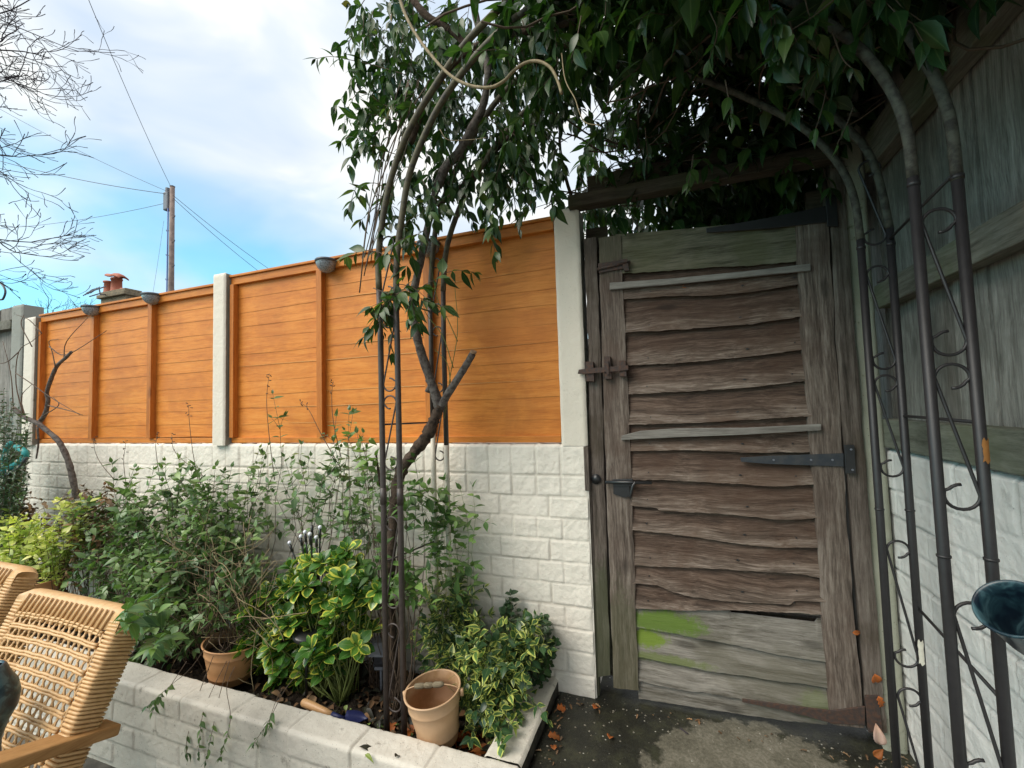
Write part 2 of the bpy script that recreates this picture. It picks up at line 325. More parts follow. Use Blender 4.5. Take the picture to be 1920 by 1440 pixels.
M['navy'] = plain('navy_paint', (0.015, 0.02, 0.09), 0.5)
M['wicker'] = plain('tan_resin_wicker', (0.68, 0.44, 0.215), 0.42, 0, 55, 0, 0.15, 0.001, (0.58, 0.355, 0.16))
M['armwood'] = wood('oiled_arm', (0.34, 0.17, 0.06), (0.47, 0.25, 0.095), (0.55, 0.31, 0.13), 'Y', 0.45, 0.6, 0.001, gscale=22, bs=0.2)
M['bark'] = plain('dark_bark', (0.10, 0.07, 0.052), 0.9, 0, 38, 0, 0.9, 0.012, (0.03, 0.022, 0.018), 0.2)
M['bark2'] = plain('grey_bark', (0.165, 0.145, 0.13), 0.85, 0, 60, 0, 0.8, 0.006, (0.07, 0.055, 0.05), 0.2)
M['cutwood'] = plain('cut_wood', (0.32, 0.20, 0.12), 0.8)
M['twig'] = plain('brown_twig', (0.11, 0.075, 0.05), 0.8)
M['straw'] = plain('straw_stem', (0.30, 0.235, 0.13), 0.8)
M['palevine'] = plain('pale_vine_stem', (0.32, 0.24, 0.14), 0.7, 0, 50, 0, 0.5, 0.003, (0.20, 0.16, 0.08))
M['greenstem'] = plain('green_stem', (0.16, 0.20, 0.05), 0.6)
M['darktwig'] = plain('dark_twig', (0.035, 0.027, 0.035), 0.9, 0, 30, 0.1)
M['vine'] = leafmat('vine_leaf', [(0, (0.016, 0.042, 0.013)), (0.5, (0.028, 0.068, 0.018)), (0.8, (0.046, 0.096, 0.026)), (1, (0.085, 0.13, 0.035))], 0.36, 0.30, None, 0.2, (0.994, (0.22, 0.08, 0.03)))
M['shrub'] = leafmat('shrub_leaf', [(0, (0.060, 0.120, 0.042)), (0.5, (0.110, 0.195, 0.070)), (1, (0.180, 0.280, 0.110))], 0.38, 0.2, None, 0.3)
M['honey'] = leafmat('fresh_green_leaf', [(0, (0.055, 0.12, 0.035)), (0.6, (0.09, 0.18, 0.050)), (1, (0.15, 0.26, 0.075))], 0.4, 0.25, None, 0.3)
M['euo'] = leafmat('broad_variegated_leaf', [(0, (0.035, 0.10, 0.020)), (0.5, (0.060, 0.165, 0.028)), (1, (0.115, 0.24, 0.040))], 0.24, 0.12, (0.60, 0.60, 0.09), 0.25, None, (0.78, 0.92), 0.6)
M['euo2'] = leafmat('small_variegated_leaf', [(0, (0.028, 0.07, 0.028)), (0.6, (0.050, 0.115, 0.040)), (1, (0.10, 0.19, 0.05))], 0.3, 0.15, (0.56, 0.60, 0.15), 0.2, None, (0.68, 0.80), 0.5)
M['dkleaf'] = leafmat('dark_round_leaf', [(0, (0.025, 0.06, 0.028)), (1, (0.055, 0.11, 0.045))], 0.35, 0.15)
M['yellow'] = leafmat('yellow_green_leaf', [(0, (0.22, 0.32, 0.06)), (0.5, (0.46, 0.52, 0.12)), (1, (0.68, 0.68, 0.28))], 0.5, 0.25)
M['deadleaf'] = leafmat('dead_brown_leaf', [(0, (0.10, 0.055, 0.030)), (0.5, (0.19, 0.115, 0.065)), (1, (0.30, 0.20, 0.12))], 0.75, 0.1, None, 0.1, None, spec=0.2)
M['orangeleaf'] = leafmat('fallen_orange_leaf', [(0, (0.30, 0.075, 0.018)), (1, (0.42, 0.13, 0.03))], 0.6, 0.1, None, 0.1, None, spec=0.3)
M['pinkleaf'] = leafmat('fallen_pale_leaf', [(0, (0.40, 0.27, 0.22)), (1, (0.45, 0.30, 0.24))], 0.6, 0.1)
M['blackleaf'] = leafmat('fallen_black_leaf', [(0, (0.022, 0.022, 0.015)), (1, (0.03, 0.028, 0.02))], 0.5, 0.05)
M['greenleaf'] = leafmat('fallen_green_leaf', [(0, (0.16, 0.24, 0.06)), (1, (0.2, 0.28, 0.08))], 0.5, 0.1)
M['glass'] = plain('crackle_glass', (0.32, 0.36, 0.40), 0.12, 0.0, 160, 0, 0.9, 0.002, (0.10, 0.115, 0.13), 0.9)
M['slate'] = plain('slate_plastic', (0.07, 0.08, 0.10), 0.45)
M['greyplastic'] = plain('grey_plastic', (0.17, 0.18, 0.21), 0.45)
M['whiteball'] = plain('frosted_white', (0.80, 0.82, 0.90), 0.3, 0, 20, 0.05)
M['smoke'] = plain('smoky_lens', (0.05, 0.05, 0.055), 0.15, spec=0.8)
M['turq'] = plain('turquoise_plastic', (0.03, 0.36, 0.36), 0.45, 0, 14, 0.2)
M['chimbrick'] = plain('yellow_grey_brick', (0.24, 0.19, 0.12), 0.9, 0, 12, 0, 0.4, 0.02, (0.13, 0.11, 0.08))
M['pot'] = plain('red_chimney_pot', (0.42, 0.13, 0.075), 0.7, 0, 6, 0.2)
M['roof'] = plain('roof_slate', (0.09, 0.08, 0.08), 0.7, 0, 4, 0.3)
M['polewood'] = plain('pole_wood', (0.27, 0.20, 0.17), 0.8, 0, 6, 0, 0.3, 0.01, (0.17, 0.125, 0.11))
M['cable'] = plain('cable', (0.10, 0.10, 0.13), 0.6)
M['bluecable'] = plain('blue_cable_cover', (0.04, 0.10, 0.32), 0.5)
m, nt_, b_ = newmat('worn_teal_glaze'); p_, g_ = pos(nt_)
nn = noise(nt_, p_, 24, 5, 0.6, 1.0)
L(nt_, ramp(nt_, nn, [(0.40, (0.008, 0.016, 0.028)), (0.52, (0.02, 0.05, 0.065)), (0.60, (0.06, 0.12, 0.14))]), b_.inputs['Base Color']); b_.inputs['Roughness'].default_value = 0.3; M['teal'] = m
# wet, mottled concrete path with a paler dry patch in front of the gate
m, nt_, b_ = newmat('damp_concrete'); p_, g_ = pos(nt_)
n1 = noise(nt_, p_, 2.6, 6, 0.6, 0.4); n2 = noise(nt_, p_, 90, 4, 0.7); n3 = noise(nt_, p_, 12, 5, 0.65)
su = N(nt_, 'ShaderNodeVectorMath', operation='SUBTRACT'); L(nt_, p_, su.inputs[0]); su.inputs[1].default_value = (0.20, 1.40, 0)
dv = N(nt_, 'ShaderNodeVectorMath', operation='DIVIDE'); L(nt_, su.outputs[0], dv.inputs[0]); dv.inputs[1].default_value = (0.37, 0.42, 1)
ln = N(nt_, 'ShaderNodeVectorMath', operation='LENGTH'); L(nt_, dv.outputs[0], ln.inputs[0])
dry = smask(nt_, 1.0, 0.88, mathn(nt_, 'ADD', ln.outputs['Value'], mathn(nt_, 'MULTIPLY_ADD', n3, 0.9, -0.45)))
wetc = ramp(nt_, mathn(nt_, 'ADD', mathn(nt_, 'MULTIPLY', n3, 0.7), mathn(nt_, 'MULTIPLY', n2, 0.3)), [(0.35, (0.010, 0.010, 0.008)), (0.5, (0.020, 0.020, 0.014)), (0.68, (0.045, 0.046, 0.026))])
dryc = ramp(nt_, mathn(nt_, 'ADD', mathn(nt_, 'MULTIPLY', n3, 0.5), mathn(nt_, 'MULTIPLY', n2, 0.5)), [(0.33, (0.055, 0.05, 0.034)), (0.5, (0.125, 0.115, 0.085)), (0.66, (0.22, 0.20, 0.16))])
cc = mix(nt_, dry, wetc, dryc)
vo = N(nt_, 'ShaderNodeTexVoronoi', feature='F1', inp={'Scale': 26.0}); L(nt_, p_, vo.inputs[0])
cc = mix(nt_, smask(nt_, 0.09, 0.06, vo.outputs['Distance']), cc, (0.32, 0.31, 0.27))
L(nt_, cc, b_.inputs['Base Color']); rr = N(nt_, 'ShaderNodeMapRange'); L(nt_, dry, rr.inputs[0]); rr.inputs[3].default_value = 0.45; rr.inputs[4].default_value = 0.9; L(nt_, rr.outputs[0], b_.inputs['Roughness'])
bump(nt_, b_, n2, 0.7, 0.004); M['path'] = m
M['patio'] = plain('patio_slab', (0.13, 0.12, 0.10), 0.85, 0, 14, 0, 0.4, 0.004, (0.07, 0.065, 0.055))
M['earth'] = plain('ground_earth', (0.035, 0.032, 0.022), 0.95, 0, 2, 0.3)
M['hill'] = plain('far_ground', (0.06, 0.08, 0.04), 0.95, 0, 1, 0.3)

# ================================================================= THE SETTING
WY = 1.77                                       # face of the long wall and its fence
def grid(nu, nv):
    i, j = np.meshgrid(np.arange(nu-1), np.arange(nv-1), indexing='ij'); a = (i*nv+j).ravel()
    return np.stack([a, a+nv, a+nv+1, a+1], 1)
gx = np.linspace(-60, 60, 41); X_, Y_ = np.meshgrid(gx*10, gx*10, indexing='ij')
tag(mk('ground', np.stack([X_, Y_, np.full_like(X_, -0.34)], -1), grid(41, 41), M['earth']), kind='structure')
b = MB(); b.box(-6.5, 2.0, -4.0, 1.24, -0.33, -0.30); tag(b.done('patio', M['patio'], bevel=0.004), kind='structure')
u = np.linspace(-0.50, 0.75, 90); v = np.linspace(0.70, 2.1, 120); U, V = np.meshgrid(u, v, indexing='ij')
Zp = 0.010*fbm(U*4, V*4, 3) + 0.004*fbm(U*30, V*30, 9) - 0.01*np.exp(-((U-0.1)/0.3)**2)*0
Zp[:, 0] = -0.3; Zp[0, :] = -0.3; Zp[-1, :] = -0.3
tag(mk('path', np.stack([U, V, Zp], -1), grid(90, 120), M['path'], smooth=True), kind='structure')
# soil inside the planter
u = np.linspace(-4.7, -0.61, 420); v = np.linspace(1.30, 1.79, 60); U, V = np.meshgrid(u, v, indexing='ij')
Zs = -0.045 + 0.05*fbm(U*5, V*5, 5) + 0.05*fbm(U*26, V*26, 6) + 0.03*fbm(U*70, V*70, 8)
tag(mk('soil', np.stack([U, V, Zs], -1), grid(420, 60), M['soil'], smooth=True), kind='stuff')
def soilz(x, y): return float(-0.045 + 0.05*fbm(x*5, y*5, 5) + 0.05*fbm(x*26, y*26, 6) + 0.03*fbm(x*70, y*70, 8))

# ---------------------------------------------------------------- painted brick surfaces: one continuous relief
def brick_h(a, z, courses, joint=0.011, depth=0.008, seed=0, rock=0.006):
    """a along the wall, z up; courses = list of (z0, z1, brick length, offset)"""
    h = np.zeros_like(a); cr = np.zeros_like(a); wob = 0.004*fbm(a*6, z*6, seed+3); az = z + wob; aa = a + 0.004*fbm(a*8, z*8, seed+5)
    edge = np.full_like(a, 9.0); cell = np.zeros_like(a); ci = np.zeros_like(a)
    for k, (z0, z1, bl, of) in enumerate(courses):
        m = (az >= z0) & (az < z1)
        t = (aa[m]-of)/bl; c = np.floor(t); fr = (t-c)*bl
        jit = (_h(c.astype(np.int64), np.full(c.shape, k, dtype=np.int64), seed+31)-0.5)
        e = np.minimum(np.minimum(fr, bl-fr), np.minimum(az[m]-z0, z1-az[m])); edge[m] = e; cell[m] = jit; ci[m] = k
    jw = joint*0.5*(0.75+0.7*(vn(a*9, z*9, seed+8)))
    s = np.clip((edge-jw*0.45)/(jw*0.8), 0, 1); s = s*s*(3-2*s)
    face = 0.0025*cell*2 + rock*(fbm(a*24, z*24, seed+11, 3)*1.3+fbm(a*75, z*75, seed+13, 2)*0.7) + 0.004*fbm(a*7+cell*50, z*7, seed+12)
    h = (s*(depth+face)) + (1-s)*0.0022*fbm(a*60, z*60, seed+15)
    crease = np.clip(1-np.abs(edge-jw*0.55)/0.0042, 0, 1)*np.clip(1.6*vn(a*3.1, z*11, seed+20)-0.10, 0, 1)
    return h, crease
def relief(name, mat, path, u0, u1, du, mapf, courses, parent=None, top_courses=None, fine=None, du2=0.0045, dv=None, **kw):
    """path: polyline of ((a,b), (na,nb), tag) in the section; swept along u"""
    us = np.arange(u0, u1, du) if fine is None else np.concatenate([np.arange(u0, fine, du), np.arange(fine, u1, du2)])
    us = np.append(us, u1); nu = len(us)
    P = []; Nn = []; S = []; K = []
    for (p, q, n0, n1, s0, s1, kk) in path:
        d = math.dist(p, q); nsteps = max(2, int(d/(dv or du))+1)
        for i in range(nsteps):
            t = i/(nsteps-1)
            P.append((p[0]+(q[0]-p[0])*t, p[1]+(q[1]-p[1])*t)); Nn.append((n0[0]+(n1[0]-n0[0])*t, n0[1]+(n1[1]-n0[1])*t)); S.append(s0+(s1-s0)*t); K.append(kk)
    P = np.array(P); Nn = np.array(Nn); Nn /= np.linalg.norm(Nn, axis=1, keepdims=True); S = np.array(S); K = np.array(K)
    A, SS = np.meshgrid(us, S, indexing='ij')
    h, cr = brick_h(A, SS, courses, **kw)
    if top_courses is not None:
        h2, cr2 = brick_h(A, SS, top_courses, **kw); mm = np.broadcast_to(K == 1, h.shape); h = np.where(mm, h2, h); cr = np.where(mm, cr2, cr)
    pa = P[None, :, 0] + Nn[None, :, 0]*h; pb = P[None, :, 1] + Nn[None, :, 1]*h
    V = mapf(A, pa, pb)
    o = mk(name, V, grid(nu, len(S)), mat, parent, smooth=True)
    at = o.data.attributes.new('crease', 'FLOAT', 'POINT'); at.data.foreach_set('value', cr.ravel().astype(np.float32))
    return o
# courses of the long wall: a soldier course under the fence, then headers and stretchers in turn
cs = [(0.857, 1.01, 0.107, -0.343)]; z = 0.857; k = 0
while z > -0.4:
    cs.append((z-0.0865, z, 0.107 if k % 2 == 0 else 0.2175, -0.343 + (0.0 if k % 2 == 0 else 0.055))); z -= 0.0865; k += 1
lw = thing('brick_wall', (-2.4, WY, 0), 'long cream painted brick wall under the orange fence, behind the planted bed', 'wall')
zt = 0.982
path = [((WY, -0.32), (WY, zt-0.012), (-1, 0), (-1, 0), -0.32, zt-0.012, 0), ((WY, zt-0.008), (WY+0.012, zt), (-1, 0.3), (-0.3, 1), zt-0.008, zt, 0), ((WY+0.014, zt), (WY+0.21, zt), (0, 1), (0, 1), zt, zt+0.0001, 0)]
relief('brickwork', M['wall'], path, -5.05, -0.343, 0.008, lambda A, p, q: np.stack([A, p, q], -1), cs, lw, fine=-2.2, dv=0.005, joint=0.008, depth=0.0042, rock=0.0042)
b = MB(); b.box(-5.05, -0.346, WY+0.012, WY+0.215, -0.33, zt-0.004); b.box(-0.3455, -0.338, WY+0.002, WY+0.20, -0.02, 0.975)
b.done('wall_core', M['wall'], lw)
b = MB(); b.box(-0.3475, -0.330, WY+0.012, WY+0.05, 0.0, 0.975); b.box(-0.352, -0.333, WY-0.006, WY+0.02, 0.80, 0.975)
b.done('edge_strip', M['jamb'], lw, bevel=0.002)

# right wall (runs towards the camera), white brick
RX = 0.66
cs = [(0.835, 0.99, 0.108, 0.04)]; z = 0.835; k = 0
while z > -0.5:
    cs.append((z-0.0855, z, 0.2175 if k % 2 == 0 else 0.108, 0.03 + (0.0 if k % 2 == 0 else 0.055))); z -= 0.0855; k += 1
rw = thing('brick_wall', (RX, 0.8, 0), 'white painted brick wall behind the black arch legs, under the grey fence', 'wall')
path = [((RX, -0.32), (RX, 0.95), (-1, 0), (-1, 0), -0.32, 0.95, 0), ((RX, 0.952), (RX+0.012, 0.962), (-1, 0.3), (-0.3, 1), 0.952, 0.962, 0), ((RX+0.014, 0.962), (RX+0.2, 0.962), (0, 1), (0, 1), 0.962, 0.963, 0)]
relief('brickwork', M['wallwhite'], path, -0.9, 1.86, 0.012, lambda A, p, q: np.stack([p, A, q], -1), cs, rw, seed=40, rock=0.004, depth=0.005, joint=0.0085, fine=0.6, du2=0.0045, dv=0.006)
b = MB(); b.box(RX+0.014, RX+0.21, -0.9, 1.86, -0.33, 0.955); b.done('wall_core', M['wallwhite'], rw)

# planter: low front wall, return kerb
pt = [(-1, 2, 0.272, -1.309+0.272*8)]
cs = []; z = -0.034; k = 0
cs.append((z, 0.2, 0.272, -1.309))
while z > -0.5:
    cs.append((z-0.084, z, 0.272, -1.309 + (0.136 if k % 2 == 0 else 0))); z -= 0.084; k += 1
pw = thing('planter_wall', (-2.4, 1.25, -0.3), 'low cream painted block wall edging the front of the planted bed', 'wall')
path = [((1.2, -0.31), (1.2, 0.040), (-1, 0), (-1, 0), -0.31, 0.040, 0), ((1.2015, 0.044), (1.208, 0.0485), (-1, 0.4), (-0.4, 1), 0.04, 0.045, 0), ((1.211, 0.0488), (1.300, 0.0488), (0, 1), (0, 1), 0.055, 0.145, 1), ((1.303, 0.048), (1.31, 0.040), (0.4, 1), (1, 0.4), 0.145, 0.155, 1), ((1.31, 0.036), (1.31, -0.12), (1, 0), (1, 0), 0.155, 0.16, 1)]
relief('blockwork', M['planter'], path, -4.7, -0.492, 0.0075, lambda A, p, q: np.stack([A, p, q], -1), cs, pw, top_courses=[(-1, 2, 0.272, -1.309)], seed=70, rock=0.003, depth=0.003, joint=0.008, fine=-2.4, du2=0.005, dv=0.006)
b = MB(); b.box(-4.7, -0.494, 1.206, 1.304, -0.33, 0.042); b.done('wall_core', M['planter'], pw)
pw2 = thing('kerb_wall', (-0.55, 1.55, 0), 'short cream topped concrete kerb closing the planted bed beside the gate path', 'kerb')
kp = [((-0.612, -0.12), (-0.612, 0.040), (-1, 0), (-1, 0), 0, 0.1, 0), ((-0.6105, 0.044), (-0.603, 0.0485), (-1, 0.4), (-0.4, 1), 0.1, 0.11, 0), ((-0.600, 0.049), (-0.502, 0.049), (0, 1), (0, 1), 0.11, 0.21, 0), ((-0.499, 0.048), (-0.492, 0.040), (0.4, 1), (1, 0.4), 0.21, 0.22, 0)]
relief('kerb_top', M['planter'], kp, 1.312, 1.768, 0.007, lambda A, p, q: np.stack([p, A, q], -1), [(-1, 2, 5.0, -2.5)], pw2, seed=90, rock=0.003, depth=0.001)
b = MB(); b.box(-0.605, -0.4895, 1.20, 1.768, -0.31, 0.036); b.done('kerb_side', plain('kerb_black', (0.02, 0.018, 0.014), 0.9, 0, 30, 0, 0.6, 0.004, (0.06, 0.055, 0.04)), pw2)  # near-black body under the cream top

# ---------------------------------------------------------------- concrete posts
def post(x0, x1, y0, y1, z0, z1, mat, side, name, label, chip=0.004, seed=1):
    t = thing(name, ((x0+x1)/2, (y0+y1)/2, z0), label, 'post')
    u = np.linspace(x0, x1, 14); v = np.linspace(z0, z1, int((z1-z0)/0.012)); U, V = np.meshgrid(u, v, indexing='ij')
    ex = np.minimum(U-x0, x1-U); e2 = np.minimum(ex, z1-V)
    Yd = y0 + 0.008*np.clip(1-e2/0.010, 0, 1)**2 - 0.002*fbm(U*40, V*40, seed) 
    Xd = U + np.where(ex < 0.001, 0.0025*fbm(V*20, U*3, seed+4), 0)
    o = mk('post_face', np.stack([Xd, Yd, V], -1), grid(14, len(v)), mat, t, smooth=True)
    b = MB(); b.box(x0+0.001, x1-0.001, y0+0.007, y1, z0, z1-0.003); b.done('post_body', side, t, bevel=0.003)
    return t
post(-2.452, -2.352, WY-0.03, WY+0.075, 0.978, 1.955, M['post'], M['rawpost'], 'concrete_post', 'cream painted concrete post between the two orange fence panels')
post(-0.443, -0.335, WY-0.004, WY+0.105, 0.978, 1.966, M['post'], M['mossyconc'], 'concrete_post', 'cream painted concrete post next to the gate, under the lintel', seed=8)
post(-4.40, -4.27, WY-0.03, WY+0.075, 0.978, 1.895, M['post'], M['rawpost'], 'concrete_post', 'cream painted concrete post at the far left end of the orange fence', seed=12)
post(-4.60, -4.455, WY-0.02, WY+0.10, -0.3, 2.01, M['greypost'], M['greypost'], 'concrete_post', 'bare grey concrete post left of the orange fence, behind the bush', seed=15)
post(0.583, 0.648, 1.795, 1.90, -0.05, 2.25, M['mossyconc'], M['mossyconc'], 'concrete_post', 'mossy green concrete post right of the gate in the corner', seed=19)

# ---------------------------------------------------------------- orange fence panels
def grp(nm): return nm
def fpanel(x0, x1, zb, zt, battens, label, rnd):
    t = thing('fence_panel', ((x0+x1)/2, WY, zb), label, 'fence panel', 'orange overlap fence panels')
    rs = np.random.default_rng(rnd); z = zb+0.028; nb = 11; hgt = (zt-0.045-z)/nb
    for k in range(nb):
        nx = 60; xs = np.linspace(x0, x1, nx)
        lo = z + k*hgt + 0.010*(fbm(xs*1.3+k*7, xs*0+k, rnd)*2) + rs.uniform(-.009, .009); hi = z+(k+1)*hgt+0.016
        V = []; 
        for row in range(6):
            f = [0, 0, 0.33, 0.66, 1.0, 1.0][row]
            zz = lo + (hi-lo)*f
            yf = WY+0.024 + 0.0022*f + 0.0028*fbm(xs*2.2+k*3, xs*0+row*.4, rnd+4)
            if row == 0: yf = yf + 0.0012
            if row == 5: yf = yf+0.004
            V.append(np.stack([xs, yf, zz+np.zeros_like(xs)], -1))
        V = np.stack(V, 1)
        bd = mk('board', V, grid(nx, 6), M['orange'], t)
        # paler sliver along part of the lower edge
        if rs.random() < 0.6:
            a0 = rs.uniform(x0, x0+(x1-x0)*0.4); a1 = rs.uniform(a0+0.3, x1); n = 24; xx = np.linspace(a0, a1, n)
            ll = np.interp(xx, xs, lo); E = []
            for i in range(n): E += [(xx[i], WY+0.0215, ll[i]-0.0004), (xx[i], WY+0.0215, ll[i]+0.0022*math.sin(math.pi*i/(n-1)))]
            mk('board_edge', E, [(2*i, 2*i+2, 2*i+3, 2*i+1) for i in range(n-1)], M['edge'], bd)
    b = MB(); b.box(x0, x1, WY+0.042, WY+0.05, zb, zt-0.02); b.done('backing', M['orange'], t)
    b = MB(); b.box(x0, x1, WY+0.004, WY+0.034, zt-0.047, zt-0.006); b.done('top_rail', M['orange'], t, bevel=0.002)
    b = MB(); b.box(x0-0.004, x1+0.004, WY-0.006, WY+0.06, zt-0.005, zt+0.008); b.done('capping', M['orange'], t, bevel=0.002)
    b = MB(); b.box(x0, x1, WY+0.010, WY+0.034, zb+0.002, zb+0.030); b.done('bottom_rail', M['orange'], t, bevel=0.002)
    for (bx, bw) in battens:
        b = MB(); b.box(bx-bw/2, bx+bw/2, WY-0.008, WY+0.030, zb+0.031, zt-0.048); b.done('batten', M['orange_v'], t, bevel=0.002)
    return t
fpanel(-2.347, -0.446, 0.988, 1.935, [(-2.328, 0.03), (-1.70, 0.036), (-1.06, 0.036)], 'wide orange stained fence panel between the middle post and the gate post', 3)
fpanel(-4.268, -2.455, 0.988, 1.905, [(-4.25, 0.03), (-3.63, 0.038), (-3.04, 0.038)], 'orange stained fence panel at the left, beyond the middle post', 9)

# solar fence lights
def flight(x, z, label):
    t = thing('solar_light', (x, WY-0.03, z), label, 'solar light', 'half bowl solar lights along the fence top')
    Mx = Matrix.Translation((x, WY-0.012, z))
    prof = [(0.052*math.cos(q), -0.058*math.sin(q)) for q in [i*math.pi/2/7 for i in range(8)]]
    b = MB(); b.lathe(prof, 20, Mx); b.done('glass_bowl', M['glass'], t, True)
    b = MB(); b.lathe([(0.0, 0.012), (0.052, 0.010), (0.056, 0.006), (0.056, -0.004), (0.050, -0.004), (0.0, -0.003)], 20, Mx); b.done('lid', M['slate'], t, True)
    b = MB(); b.box(x-0.03, x+0.03, WY-0.0, WY+0.012, z-0.02, z+0.004); b.done('bracket', M['slate'], t)
for (px, py, lab) in [(166, 576, 'bowl shaped solar light at the far left of the fence top'), (279, 553, 'bowl shaped solar light on the left panel, below the telegraph pole'), (607, 489, 'bowl shaped solar light on the wide panel, right of the middle post'), (800, 456, 'bowl shaped solar light partly hidden behind the climber stem')]:
    q = PY(px, py, WY-0.03); flight(q.x, q.z, lab)

# far left grey fence (runs towards the camera beyond the corner post)
t = thing('board_fence', (-5.6, WY, 0), 'old grey board fence at the far left behind the bush', 'fence')
b = MB()
for k in range(14):
    x = -4.67-k*0.14; b.box(x-0.068, x+0.066, WY+0.02+0.008*(k % 2), WY+0.045, 0.1, 2.02+0.012*math.sin(k*3))
b.done('boards', M['rfence'], t, bevel=0.002)
for z in (0.75, 1.84): b = MB(); b.box(-6.6, -4.61, WY-0.02, WY+0.018, z, z+0.07); b.done('rail', M['rrail'], t, bevel=0.002)

# ---------------------------------------------------------------- right fence
t = thing('board_fence', (0.7, 0.8, 0.96), 'tall grey green weathered board fence above the white brick wall', 'fence')
b = MB(); y = 2.5; k = 0
while y > -0.9:
    wd = random.uniform(0.12, 0.15); tilt = random.uniform(-.002, .002)
    x = 0.695 + (0.006 if k % 2 else 0)
    b.box(x, x+0.016, y-wd, y-0.003, 1.0, 2.62); y -= wd; k += 1
b.done('boards', M['rfence'], t, bevel=0.0015)
b = MB(); b.box(RX-0.012, RX+0.034, -0.9, 1.80, 1.434, 1.512); b.done('rail', M['rrail'], t, bevel=0.004)
b = MB(); b.box(RX-0.012, RX+0.034, -0.9, 1.80, 1.905, 2.03); b.done('rail', M['rrail'], t, bevel=0.004)
b = MB(); b.box(RX-0.014, RX+0.03, -0.9, 1.84, 0.972, 1.066); b.done('gravel_board', M['rbase'], t, bevel=0.004)
b = MB(); b.box(RX-0.02, RX+0.06, -0.9, 1.9, 2.60, 2.64); b.done('capping', M['rrail'], t, bevel=0.004)

# ================================================================= GATE
GY = 1.80
def gx(x, y, Y=GY): return PY(x, y, Y)
gate = thing('garden_gate', (0.13, GY, 0.03), 'old brown waney board gate with black and rusty hinges, at the end of the path', 'gate')
def poly_part(name, pts, Y0, Y1, mat, parent, bevel=0.0015, label=None):
    b = MB(); P = [PY(x, y, Y0) for x, y in pts]; b.prism(P, (0, Y1-Y0, 0)); o = b.done(name, mat, parent, bevel=bevel)
    if label: o['label'] = label
    return o
def gstile(name, L_, R_, Y0, Y1, mat, parent):     # left and right edge polylines in pixels, top to bottom
    n = 40; V = []; 
    for i in range(n):
        t = i/(n-1)
        def at(E):
            q = t*(len(E)-1); k = min(int(q), len(E)-2); f = q-k
            return PY(E[k][0]+(E[k+1][0]-E[k][0])*f, E[k][1]+(E[k+1][1]-E[k][1])*f, Y0)
        a, c = at(L_), at(R_); wa = 0.0015*math.sin(i*0.9)+0.001*math.sin(i*2.3)
        for j in range(6):
            f = j/5; p = a.lerp(c, f); yy = 0.0 if 0 < j < 5 else 0.0025
            V.append((p.x+(wa if j in (0, 5) else 0), Y0+yy+0.0012*math.sin(j*1.7+i*0.23), p.z))
    f = grid(n, 6)
    nv = len(V); V2 = V + [(x, Y1, z) for x, y, z in V]
    F = [tuple(int(k) for k in q) for q in f] + [tuple(int(k)+nv for k in q[::-1]) for q in f]
    rim = [i*6 for i in range(n)] + [(n-1)*6+j for j in range(1, 6)] + [i*6+5 for i in range(n-2, -1, -1)] + [j for j in range(4, 0, -1)]
    for a, c in zip(rim, rim[1:]+rim[:1]): F.append((a, c, c+nv, a+nv))
    return mk(name, V2, F, mat, parent)
gstile('stile', [(1122, 446), (1133, 800), (1150, 1290)], [(1163, 440), (1181, 820), (1197, 1295)], 1.780, 1.812, M['stile'], gate)
gstile('stile', [(1490, 402), (1497, 520), (1503, 640), (1520, 850), (1530, 970), (1540, 1130), (1557, 1358)], [(1552, 396), (1560, 520), (1566, 640), (1581, 850), (1588, 970), (1600, 1130), (1621, 1366)], 1.780, 1.812, M['stile'], gate)
edges = [
 [(1163, 440), (1250, 433), (1350, 424), (1498, 404)],
 [(1169, 515), (1243, 511), (1332, 503), (1400, 501), (1497, 492)],
 [(1171, 563), (1251, 557), (1330, 556), (1400, 551), (1450, 543), (1499, 535)],
 [(1173, 624), (1231, 622), (1292, 618), (1400, 610), (1503, 595)],
 [(1177, 686), (1292, 680), (1400, 670), (1505, 656)],
 [(1181, 739), (1292, 734), (1400, 727), (1510, 714)],
 [(1181, 796), (1292, 793), (1400, 787), (1515, 780)],
 [(1183, 845), (1292, 843), (1400, 848), (1521, 847)],
 [(1185, 899), (1240, 898), (1292, 901), (1400, 907), (1450, 911), (1525, 906)],
 [(1187, 947), (1230, 950), (1238, 956), (1249, 956), (1342, 960), (1417, 967), (1455, 972), (1500, 971), (1530, 968)],
 [(1189, 992), (1260, 999), (1350, 1012), (1425, 1022), (1462, 1025), (1500, 1024), (1532, 1024)],
 [(1191, 1057), (1275, 1061), (1387, 1066), (1462, 1071), (1500, 1073), (1536, 1080)],
 [(1192, 1091), (1232, 1093), (1262, 1106), (1290, 1114), (1369, 1124), (1480, 1130), (1484, 1123), (1541, 1124)],
 [(1194, 1138), (1290, 1141), (1369, 1140), (1500, 1146), (1543, 1149)]]
def xi(E, x):
    xs = [p[0] for p in E]; ys = [p[1] for p in E]; return float(np.interp(x, xs, ys))
